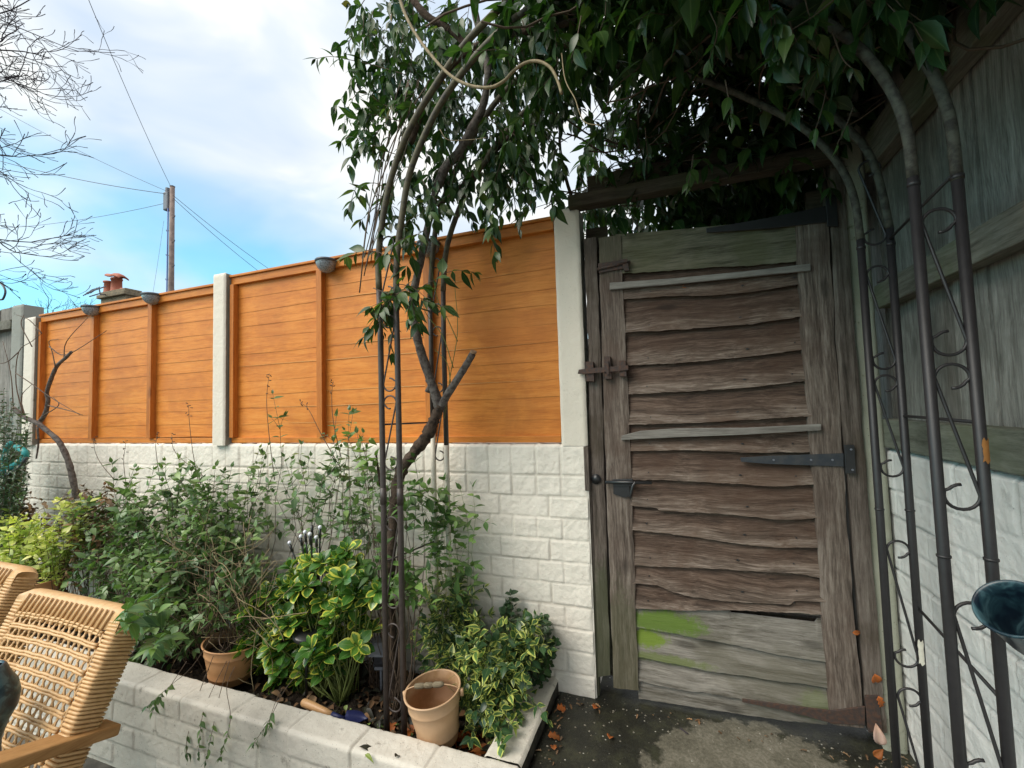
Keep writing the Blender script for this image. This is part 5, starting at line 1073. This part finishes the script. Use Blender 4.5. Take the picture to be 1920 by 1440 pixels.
def fallen(px, plane, mat, l, wr, label, ang, shape='ovate', tilt=0.0, cat='leaf', group=None, name='fallen_leaf', curl=0.5):
    p = PZ(px[0], px[1], plane[1]) if plane[0] == 'z' else PY(px[0], px[1], plane[1])
    if plane[0] == 'z': D = (math.cos(ang), math.sin(ang), tilt); Nn = (0.1, -0.1, 1)
    else: D = (math.cos(ang), -0.1, math.sin(ang)); Nn = (0.1, -1, 0.2)
    D_ = Vector(D).normalized(); p0 = p-D_*l*0.5
    o = leaves(name, [tuple(p0-p)], [D], [Nn], np.array([l]), np.array([l*wr*0.5]), mat, None, shape=shape, fold=0.5, curl=curl, cols=5, base=None)
    o.location = p+Vector((0, 0, 0.004 if plane[0] == 'z' else 0)); tag(o, label, cat, group); md = o.modifiers.new('solid', 'SOLIDIFY'); md.thickness = 0.0006; return o
Zp_ = ('z', 0.006)
fallen((1054, 1330), Zp_, M['orangeleaf'], 0.040, 0.8, 'curled orange leaf on the path next to the kerb, nearest the wall corner', 0.4, 'lobed')
fallen((1118, 1326), Zp_, M['orangeleaf'], 0.036, 0.8, 'curled orange leaf on the path, just in front of the gate jamb', 1.2, 'lobed')
fallen((1040, 1383), Zp_, M['orangeleaf'], 0.045, 0.7, 'orange leaf on the path beside the kerb, upper of a pair', 0.2, 'lobed')
fallen((1038, 1402), Zp_, M['orangeleaf'], 0.030, 0.8, 'small orange leaf on the path beside the kerb, lower of a pair', 2.0, 'lobed')
fallen((1145, 1380), Zp_, M['orangeleaf'], 0.040, 0.6, 'narrow orange leaf lying alone in the middle of the path', 1.5)
G_ = ('y', 1.765)
fallen((1610, 1187), ('y', 1.775), M['orangeleaf'], 0.034, 0.45, 'small orange leaf caught on the right gate post', 0.1)
fallen((1645, 1280), G_, M['orangeleaf'], 0.052, 0.6, 'bright orange leaf propped behind the back tube of the arch, uppermost of four', -1.4)
fallen((1652, 1318), G_, M['orangeleaf'], 0.040, 0.6, 'torn orange leaf just under the bright one behind the back tube', -1.3, 'lobed')
fallen((1650, 1383), ('y', 1.70), M['pinkleaf'], 0.045, 0.75, 'pale pinkish leaf at the foot of the right gate post', 1.4, 'round')
fallen((1648, 1412), ('y', 1.66), M['orangeleaf'], 0.036, 0.7, 'rusty leaf on the ground below the pale pinkish leaf', 0.7)
fallen((695, 1402), ('z', 0.054), M['blackleaf'], 0.075, 0.26, 'long black leaf lying on the planter top', 0.35, 'lance')
fallen((693, 1421), ('z', 0.054), M['greenleaf'], 0.038, 0.35, 'small green leaf lying on the planter top under the long black one', -0.1)
fallen((745, 1417), ('z', 0.054), M['blackleaf'], 0.022, 0.7, 'small round black leaf on the planter top in front of the bucket', 1.5, 'round')
fallen((1288, 536), ('y', 1.788), M['orangeleaf'], 0.042, 0.35, 'orange leaf stuck under the top lath of the gate', 0.1)
V = []; F = []
for k in range(520):
    x, y = random.uniform(-0.46, 0.62), random.uniform(0.95, 1.76)
    if random.random() < 0.35: x = random.choice((-0.47, 0.62))+random.gauss(0, 0.03); 
    if random.random() < 0.25: y = 1.74+random.gauss(0, 0.02)
    r_ = random.choice((0.0015, 0.002, 0.003, 0.0045)); n0 = len(V); z_ = 0.010*float(fbm(x*4, y*4, 3))+0.004*float(fbm(x*30, y*30, 9))
    for dx, dy, dz in ((1, 0, 0), (0, 1, 0), (-1, 0, 0), (0, -1, 0), (0, 0, 0.8)): V.append((x+dx*r_*random.uniform(.6, 1.3), y+dy*r_*random.uniform(.6, 1.3), z_+dz*r_))
    F += [(n0, n0+1, n0+4), (n0+1, n0+2, n0+4), (n0+2, n0+3, n0+4), (n0+3, n0, n0+4)]
tag(mk('grit', V, F, plain('grit', (0.10, 0.085, 0.06), 0.9, 0, 120, 0, 0.3, 0.001, (0.26, 0.24, 0.20))), kind='stuff')
P = []; D = []; Nn = []; Ls = []
for k in range(90):
    e_ = random.random()
    x, y = (random.uniform(-0.47, -0.40), random.uniform(1.2, 1.74)) if e_ < .4 else ((random.uniform(-0.45, 0.6), random.uniform(1.69, 1.76)) if e_ < .7 else (random.uniform(0.57, 0.64), random.uniform(1.3, 1.78)))
    an = random.random()*6.28; P.append((x, y, 0.006)); D.append((math.cos(an), math.sin(an), 0.1)); Nn.append((0.1, 0, 1)); Ls.append(random.uniform(.008, .026))
Ls = np.array(Ls); tag(leaves('leaf_crumbs', P, D, Nn, Ls, Ls*0.25, M['deadleaf'], shape='lobed', fold=0.5, curl=0.5), kind='stuff')
# twigs on path
t = MB(); q = PZ(1275, 1365, 0.004); t.tube([q, PZ(1290, 1376, 0.006)], 0.0022, 6); tag(t.done('twig', M['darktwig'], base=tuple(q)), 'short dark twig lying on the pale part of the path', 'twig')

# ================================================================= WICKER CHAIRS
def make_chair(label):
    """local frame: origin at right rear foot area; x to the right, -y towards the sitter's front"""
    X0, X1 = -2.035, -1.500
    root = thing('wicker_chair', ((X0+X1)/2, 0.75, -0.30), label, 'chair', 'tan wicker garden chairs')
    top = Vector((0, 0.815, 0.585)); bot = Vector((0, 0.655, 0.235)); dn = (bot-top).normalized(); nf = Vector((0, dn.z, -dn.y)).normalized()
    if nf.y > 0: nf = -nf                      # nf: out of the front face, towards the sitter
    L_ = (bot-top).length
    def pt(x, s, d): return Vector((x, 0, 0)) + top + dn*s + nf*d      # d: + is forward
    th = 0.068
    # top roll
    b = MB(); Pn = []
    for i in range(13):
        an = -0.35*math.pi + i/12*1.35*math.pi
        Pn.append((-0.006+0.034*-math.sin(an), -th/2+th/2*math.cos(an)))
    sec = [(0.002, 0.002), (-0.008, 0.000), (-0.016, -0.010), (-0.019, -0.028), (-0.018, -0.048), (-0.012, -0.064), (0.0, -th), (0.06, -th), (0.06, -th+0.008), (0.045, 0.001)]
    nx = 14; V = []; F = []
    for i in range(nx):
        x = X0+(X1-X0)*i/(nx-1); e = max(0, 1-min(x-X0, X1-x)/0.05); sag = -0.018*math.sin(math.pi*i/(nx-1))
        for s, d in sec: V.append(pt(x, s*(1-0.25*e*e)+0.012*e*e-sag*0-0.0, d*(1-0.08*e)))
    m_ = len(sec)
    for i in range(nx-1):
        for j in range(m_): a = i*m_+j; c = i*m_+(j+1) % m_; F.append((a, a+m_, c+m_, c))
    F.append(tuple(range(m_-1, -1, -1))); F.append(tuple(range((nx-1)*m_, nx*m_)))
    mk('top_roll', V, F, M['wicker'], root, smooth=True, bevel=0.0)
    # weave strands lapping over the roll
    st = MB(); nc = 17
    for i in range(nc+1):
        x = X0+0.055+(X1-X0-0.11)*i/nc; st.tube([pt(x+0.012, -0.004, 0.006), pt(x+0.004, 0.02, 0.006), pt(x-0.010, 0.062, 0.003)], 0.0035, 6)
    # side rails wrapped in cane
    for xs in (X0, X1):
        x_in = xs+0.044 if xs == X0 else xs-0.044; xa, xb = min(xs, x_in), max(xs, x_in)
        rb = MB(); V = [pt(x, s, d) for s in (0.01, L_+0.28) for x, d in ((xa+.004, -.004), (xb-.004, -.004), (xb-.004, -th+.004), (xa+.004, -th+.004))]
        rb.add(V, [(0, 1, 2, 3), (7, 6, 5, 4), (0, 4, 5, 1), (1, 5, 6, 2), (2, 6, 7, 3), (3, 7, 4, 0)]); rail = rb.done('side_rail', M['wicker'], root)
        wr = MB(); s = 0.022
        while s < L_+0.25:
            c4 = [(xa, 0), (xb, 0), (xb, -th), (xa, -th)]; P = []
            for k in range(4):
                (ax_, ad), (bx_, bd) = c4[k], c4[(k+1) % 4]
                for f in (0.1, 0.5, 0.9): P.append(pt(ax_+(bx_-ax_)*f, s+0.0012*math.sin(k*2+f+s*90), ad+(bd-ad)*f))
            wr.tube(P+[P[0]], 0.0042, 6, cap=False); s += 0.0096
        wr.done('cane_wrap', M['wicker'], rail, True)
    # open lattice
    rows = 11; a0, a1 = X0+0.05, X1-0.05; s0, s1 = 0.055, L_+0.02
    for r_ in range(rows+1):
        s = s0+(s1-s0)*r_/rows
        for off in ((-0.0038, 0.0038) if r_ % 2 == 0 or True else (0,)):
            P = [pt(a0+(a1-a0)*k/26, s+off+0.0008*math.sin(k*1.3+r_*2)-0.007*math.sin(math.pi*k/26)*(1 if r_ < 4 else .4), 0.002+0.001*math.sin(k*math.pi+off*300)) for k in range(27)]; st.tube(P, 0.0037, 6)
    cols_ = 17
    for k in range(cols_+1):
        x = a0+(a1-a0)*k/cols_
        for ph in (0, 1):
            P = []
            for r_ in range(rows+1):
                s = s0+(s1-s0)*r_/rows; dx = 0.0080*(1 if (r_+ph) % 2 else -1); bow = -0.007*math.sin(math.pi*k/cols_)*(1 if r_ < 4 else .4)
                P.append(pt(x+dx, s+bow, -0.002+0.004*(1 if (r_+k) % 2 else -1)))
            st.tube(P, 0.0029, 5)
    st.done('woven_back', M['wicker'], root, True)
    # lower woven apron and seat
    b = MB(); sy = 0.655-0.02; sz = 0.19
    b.box(X0+0.05, X1-0.05, sy-0.50, sy+0.02, sz-0.05, sz-0.015); seat = b.done('seat', M['wicker'], root, bevel=0.012)
    wv = MB()
    for k in range(36): y = sy-0.48+k*0.0137; wv.tube([(X0+0.05, y, sz-0.012), (X1-0.05, y, sz-0.012)], 0.0045, 6)
    wv.done('seat_weave', M['wicker'], seat, True)
    # arms, legs
    for xs, sg in ((X1, 1), (X0, -1)):
        b = MB(); xa = xs-0.028 if sg > 0 else xs-0.006; yr = 0.800
        b.beam((xa+0.017, yr, 0.285), (xa+0.017, 0.13, 0.480), (0.036, 0, 0), (0, 0.004, 0.014)); b.done('arm', M['armwood'], root, bevel=0.006)
        b = MB(); b.beam((xa+0.017, 0.17, 0.455), (xa+0.017, 0.12, -0.30), (0.018, 0, 0), (0, 0.018, 0)); b.done('leg', M['armwood'], root, bevel=0.004)
        b = MB(); b.beam((xa-0.012 if sg > 0 else xa+.03, 0.70, 0.20), (xa-0.012 if sg > 0 else xa+.03, 0.86, -0.30), (0.016, 0, 0), (0, 0.02, 0)); b.done('leg', M['armwood'], root, bevel=0.004)
        b = MB(); b.beam((xa+0.0, 0.70, 0.13), (xa+0.0, 0.13, 0.13), (0.012, 0, 0), (0, 0, 0.022)); b.done('side_rung', M['armwood'], root, bevel=0.003)
    return root
def copy_tree(o, parent=None):
    c = o.copy(); COL.objects.link(c); c.parent = parent
    for ch in [q for q in bpy.data.objects if q.parent == o]: copy_tree(ch, c)
    return c
ch1 = make_chair('tan wicker garden chair with wooden arms, in front of the planter wall')
ch2 = copy_tree(ch1); ch2.location = ch1.location + Vector((-0.735, 0.075, 0.02)); ch2['label'] = 'second wicker chair, mostly cut off by the left edge of the photo'
# dark glazed vase on the near chair's seat
t = thing('glazed_vase', tuple(PX(-14, 1300, -1.70)), 'dark teal glazed vase on the wicker chair seat, cut off at the left edge', 'vase')
c = PX(-24, 1303, -1.70); b = MB(); b.lathe([(0.024, 0.325), (0.028, 0.330), (0.033, 0.325), (0.040, 0.305), (0.055, 0.275), (0.060, 0.245), (0.056, 0.215), (0.040, 0.18), (0.028, 0.14), (0.026, 0.06), (0.036, 0.01), (0.038, 0.0), (0.0, 0.0)], 32, Matrix.Translation((c.x, c.y, 0.182))); b.done('body', M['teal'], t, True)
# glazed wall pot at the right edge
c = PX(1925, 1150, 0.50); t = thing('glazed_pot', tuple(c), 'teal glazed pot hanging tilted at the right edge of the photo', 'pot')
mouth = PX(1898, 1140, 0.485); back = PX(1985, 1235, 0.57); ax = (mouth-back); q4 = Matrix.Translation(back) @ ax.to_track_quat('Z', 'Y').to_matrix().to_4x4(); Hh = ax.length
b = MB(); b.lathe([(0, -0.005), (0.020, -0.004), (0.030, 0.01), (0.040, Hh*0.5), (0.044, Hh*0.93), (0.047, Hh*0.98), (0.0485, Hh), (0.046, Hh+0.003), (0.042, Hh-0.002), (0.038, Hh*0.9), (0.034, Hh*0.5), (0.022, 0.02), (0, 0.015)], 40, q4); b.done('body', M['teal'], t, True)
b = MB(); b.tube([back+Vector((0, 0, 0.02)), back+Vector((0.05, 0, 0.07)), (0.655, back.y, back.z+0.08)], 0.004, 8); b.done('bracket', M['blackiron'], t, True)

# ================================================================= BEYOND THE FENCE
# telegraph pole
pb_ = PY(321, 352, 9.7); bx = pb_.x+0.06
pole = thing('telegraph_pole', (bx, 9.7, -0.3), 'wooden telegraph pole with a grey box and climbing steps, beyond the left panel', 'telegraph pole')
zt_ = PY(321, 350, 9.7).z; xb_ = PY(318, 545, 9.7); zz = xb_.z; xat = lambda z: bx
b = MB(); b.tube([(bx, 9.7, -0.3), (bx, 9.7, zz), (bx, 9.7, zt_)], [0.10, 0.085, 0.070], 16); b.done('pole', M['polewood'], pole, True)
b = MB(); b.lathe([(0.078, -0.02), (0.082, 0.0), (0.0, 0.04)], 14, Matrix.Translation((bx, 9.7, zt_))); b.done('cap', M['slate'], pole, True)
q = PY(308, 375, 9.7); b = MB(); b.box(bx-0.33, bx-0.09, 9.60, 9.78, q.z-0.42, q.z+0.22); box = b.done('junction_box', M['greyplastic'], pole, bevel=0.04)
b = MB(); b.tube([(bx-0.20, 9.68, q.z+0.2), (bx-0.20, 9.68, q.z+0.36)], 0.07, 12); b.done('gland', M['greyplastic'], box)
b = MB(); b.tube([(bx-0.075, 9.62, q.z-0.4), (bx-0.105, 9.62, 0.0)], 0.022, 8); b.done('cable_cover', M['bluecable'], pole, True)
for k in range(9):
    z = q.z-0.3-k*0.42; sg = 1 if k % 2 else -1; b = MB(); b.tube([(bx+sg*0.05, 9.68, z), (bx+sg*0.20, 9.66, z), (bx+sg*0.22, 9.66, z+0.05)], 0.012, 6); b.done('step', M['slate'], pole)
def cable(pts, label, r=0.014):
    P = [Vector(p) for p in pts]; a, c = P[0], P[-1]; out = []; sag = 0.02*(a-c).length
    for i in range(13): f = i/12; p = a.lerp(c, f); p.z -= sag*4*f*(1-f); out.append(p)
    b = MB(); b.tube(out, r*0.55, 6); o = b.done('overhead_cable', M['cable'], base=tuple(a)); tag(o, label, 'cable', 'cables from the telegraph pole'); return o
tp = Vector((bx, 9.66, zt_-0.25))
cable([tp+Vector((0, 0, .2)), PY(150, -40, 5.0)], 'overhead cable rising steeply from the pole to the top of the photo', 0.012)
cable([tp, PY(-60, 170, 7.0)], 'overhead cable sloping up left from the pole, above the double cable', 0.012)
cable([tp+Vector((0, 0, -.05)), PY(-60, 285, 7.5)], 'overhead cable just under the sloping one, left of the pole', 0.018)
cable([tp+Vector((-.3, 0, -.3)), PY(-80, 430, 9.0)], 'lowest overhead cable, running left from the grey box', 0.012)
cable([tp+Vector((.1, 0, -.1)), PY(520, 515, 13.0)], 'upper of two overhead cables falling right from the pole', 0.014)
cable([tp+Vector((.1, 0, -.2)), PY(500, 520, 13.0)], 'lower of two overhead cables falling right from the pole', 0.014)
cable([tp+Vector((-.35, 0, -.9)), PY(285, 560, 9.0)], 'thin stay cable hanging down just left of the pole', 0.008)
# house with chimney
hY = 13.7; cL, cR_ = PY(187, 560, hY+0.9), PY(238, 560, hY+0.9); hs_ = thing('house', (-26.5, hY+2, -0.3), 'distant house, only its chimney stack with red pots showing over the fence', 'house')
xm = (cL.x+cR_.x)/2; wd = (cR_.x-cL.x)/2*0.92; ztop = PY(210, 543, hY+0.9).z
b = MB(); b.box(-33, -20, hY+0.5, hY+7.5, -0.3, 4.6); b.done('walls', M['chimbrick'], hs_)
b = MB(); b.prism([(-33.4, hY+0.1, 4.5), (-33.4, hY+7.9, 4.5), (-33.4, hY+4.0, 6.3)], (13.8, 0, 0)); b.done('roof', M['roof'], hs_)
ch = MB(); ch.box(xm-wd, xm+wd, hY-0.1+1, hY+1.6, 4.4, ztop-0.25); stack = ch.done('chimney', M['chimbrick'], hs_, bevel=0.02)
b = MB(); b.box(xm-wd-0.12, xm+wd+0.12, hY+0.75, hY+1.75, ztop-0.42, ztop-0.22); b.box(xm-wd-0.03, xm+wd+0.03, hY+0.85, hY+1.65, ztop-0.22, ztop-0.05); b.done('corbel', M['chimbrick'], stack, bevel=0.03)
def cpot(px, pyt, r, flare=False):
    c = PY(px, pyt, hY+1.2); b = MB(); z0 = ztop-0.08
    if flare: b.lathe([(r*1.05, 0), (r*1.05, 0.1), (r, 0.15), (r*0.95, c.z-z0-0.3), (r*1.1, c.z-z0-0.3), (r*1.0, c.z-z0-0.2)], 16, Matrix.Translation((c.x, hY+1.2, z0)))
    else: b.lathe([(r*1.05, 0), (r*1.05, 0.1), (r, 0.15), (r*0.9, c.z-z0-0.1), (r*1.12, c.z-z0-0.08), (r*1.12, c.z-z0), (r*.8, c.z-z0)], 16, Matrix.Translation((c.x, hY+1.2, z0)))
    o = b.done('chimney_pot', M['pot'], stack, True)
    if flare:
        b = MB(); P = [Vector((c.x+dx, hY+1.2, c.z-0.12+dz)) for dx, dz in ((-0.62, 0.10), (-0.4, 0.02), (-0.2, -0.02), (0, -0.03), (0.2, -0.04), (0.4, -0.10), (0.62, -0.22))]
        V = []; F = []
        for i, p in enumerate(P):
            for j in range(7): an = math.pi*j/6; V.append(p+Vector((0, 0.26*math.cos(an), 0.26*math.sin(an)*(.9-.3*abs(i-3)/3)+0.0)))
        for i in range(6):
            for j in range(6): F.append((i*7+j, i*7+j+1, (i+1)*7+j+1, (i+1)*7+j))
        hd = mk('hood', V, F, M['pot'], o, smooth=True); md = hd.modifiers.new('solid', 'SOLIDIFY'); md.thickness = 0.05
cpot(204, 528, 0.22); cpot(219, 515, 0.25, True); cpot(232, 543, 0.16)
b = MB(); a1_ = PY(163, 549, hY); a2_ = PY(198, 537, hY); b.tube([a1_, a2_], 0.03, 6)
for f in (0.05, .15, .3, .45): p = a1_.lerp(a2_, f); b.tube([p+Vector((0, -.2, -.22)), p+Vector((0, .2, .22))], 0.022, 5)
b.tube([PY(186, 541, hY), PY(188, 552, hY), PY(200, 552, hY+1)], 0.03, 6); b.tube([PY(168, 556, hY), PY(188, 550, hY)], 0.03, 6); b.done('aerial', M['cable'], stack)
# bare trees
def bare_tree(name, label, trunk, starts, seed, mat, gen=5, tw=0.004):
    rs = random.Random(seed); t = thing(name, tuple(trunk[0]), label, 'tree'); b = MB(); b.tube(spline(trunk[:-1]+[trunk[-1]], 4), (trunk[-1].z*0.0+0.11, 0.05), 10); b.done('trunk', M['bark'], t, True)
    b = MB(); rnd = lambda s: Vector((rs.gauss(0, s), rs.gauss(0, s), rs.gauss(0, s)))
    def grow(p, d, ln, r, g):
        n = 5; P = [p]
        for i in range(n):
            d = (d+rnd(0.16)+Vector((0, 0, 0.03))).normalized(); P.append(P[-1]+d*ln/n)
        b.tube(P, (r, max(r*0.55, tw*0.5)), 5, cap=False)
        if g <= 0: return
        for k in range(rs.choice((2, 3, 4))):
            i = rs.randint(2, n); s = (d.cross(rnd(1))).normalized(); dd = (d*0.85+s*rs.uniform(.35, .9)).normalized(); grow(P[i], dd, ln*rs.uniform(.55, .8), r*rs.uniform(.45, .62), g-1)
    for p, d, ln, r in starts: grow(Vector(p), Vector(d).normalized(), ln, r, gen)
    b.done('branches', mat, t, True); return t
bt_ = Vector((-8.2, 2.3, -0.3))
bare_tree('bare_tree', 'bare winter tree whose dark twigs reach in at the top left corner', [bt_, Vector((-7.25, 2.25, 1.5)), Vector((-7.2, 2.2, 3.0)), Vector((-8.35, 2.2, 6.4))],
  [((-8.35, 2.2, 3.10), (1, -0.08, 0.02), 0.96, 0.020), ((-8.35, 2.2, 3.30), (1, -0.05, 0.11), 0.81, 0.016), ((-8.35, 2.2, 3.50), (1, -0.01, -0.03), 0.98, 0.013), ((-8.35, 2.2, 3.70), (1, -0.11, -0.23), 0.91, 0.017), ((-8.35, 2.2, 3.90), (1, -0.20, -0.24), 0.86, 0.019), ((-8.35, 2.2, 4.10), (1, -0.05, -0.27), 0.96, 0.013), ((-8.35, 2.2, 4.30), (1, -0.08, -0.29), 0.80, 0.019), ((-8.35, 2.2, 4.50), (1, -0.16, -0.24), 1.00, 0.019), ((-8.35, 2.2, 4.70), (1, -0.14, 0.13), 0.91, 0.017), ((-8.35, 2.2, 4.90), (1, -0.16, 0.12), 0.94, 0.020), ((-8.35, 2.2, 5.10), (1, -0.02, -0.20), 0.87, 0.013), ((-8.35, 2.2, 5.30), (1, -0.17, -0.32), 0.86, 0.017), ((-8.35, 2.2, 5.50), (1, -0.20, -0.01), 0.87, 0.014), ((-8.35, 2.2, 5.70), (1, -0.04, -0.11), 0.86, 0.016), ((-8.35, 2.2, 5.90), (1, -0.06, -0.32), 1.00, 0.012), ((-8.35, 2.2, 6.10), (1, -0.05, 0.07), 0.80, 0.018), ((-8.35, 2.2, 6.30), (1, -0.13, -0.06), 0.80, 0.012)], 5, M['darktwig'], 4, 0.008)
c = PY(95, 585, 14.0); bare_tree('bare_tree', 'small faint bare tree on the skyline left of the chimney', [Vector((c.x, 14, -.3)), Vector((c.x+.1, 14, 3)), Vector((c.x, 14, 6.3))],
  [((c.x, 14, 5.5), (.3, 0, 1), 1.6, .04), ((c.x, 14, 5.0), (-.5, 0, 1), 1.8, .04), ((c.x, 14, 5.8), (.6, .2, .9), 1.5, .04), ((c.x, 14, 6.0), (-.9, .2, .9), 1.5, .03), ((c.x, 14, 6.0), (1.2, .2, .7), 1.5, .03)], 9, M['darktwig'], 3, 0.012)
b = MB(); b.tube(spline([PY(-20, 525, 3), PY(0, 530, 3), PY(10, 545, 3), PY(6, 560, 3), PY(0, 562, 3)], 4), 0.012, 8)
tag(b.done('metal_hook', M['slate'], base=tuple(PY(0, 540, 3))), 'curved grey metal hook at the left edge above the old fence', 'hook')
print('objects', len(bpy.data.objects))
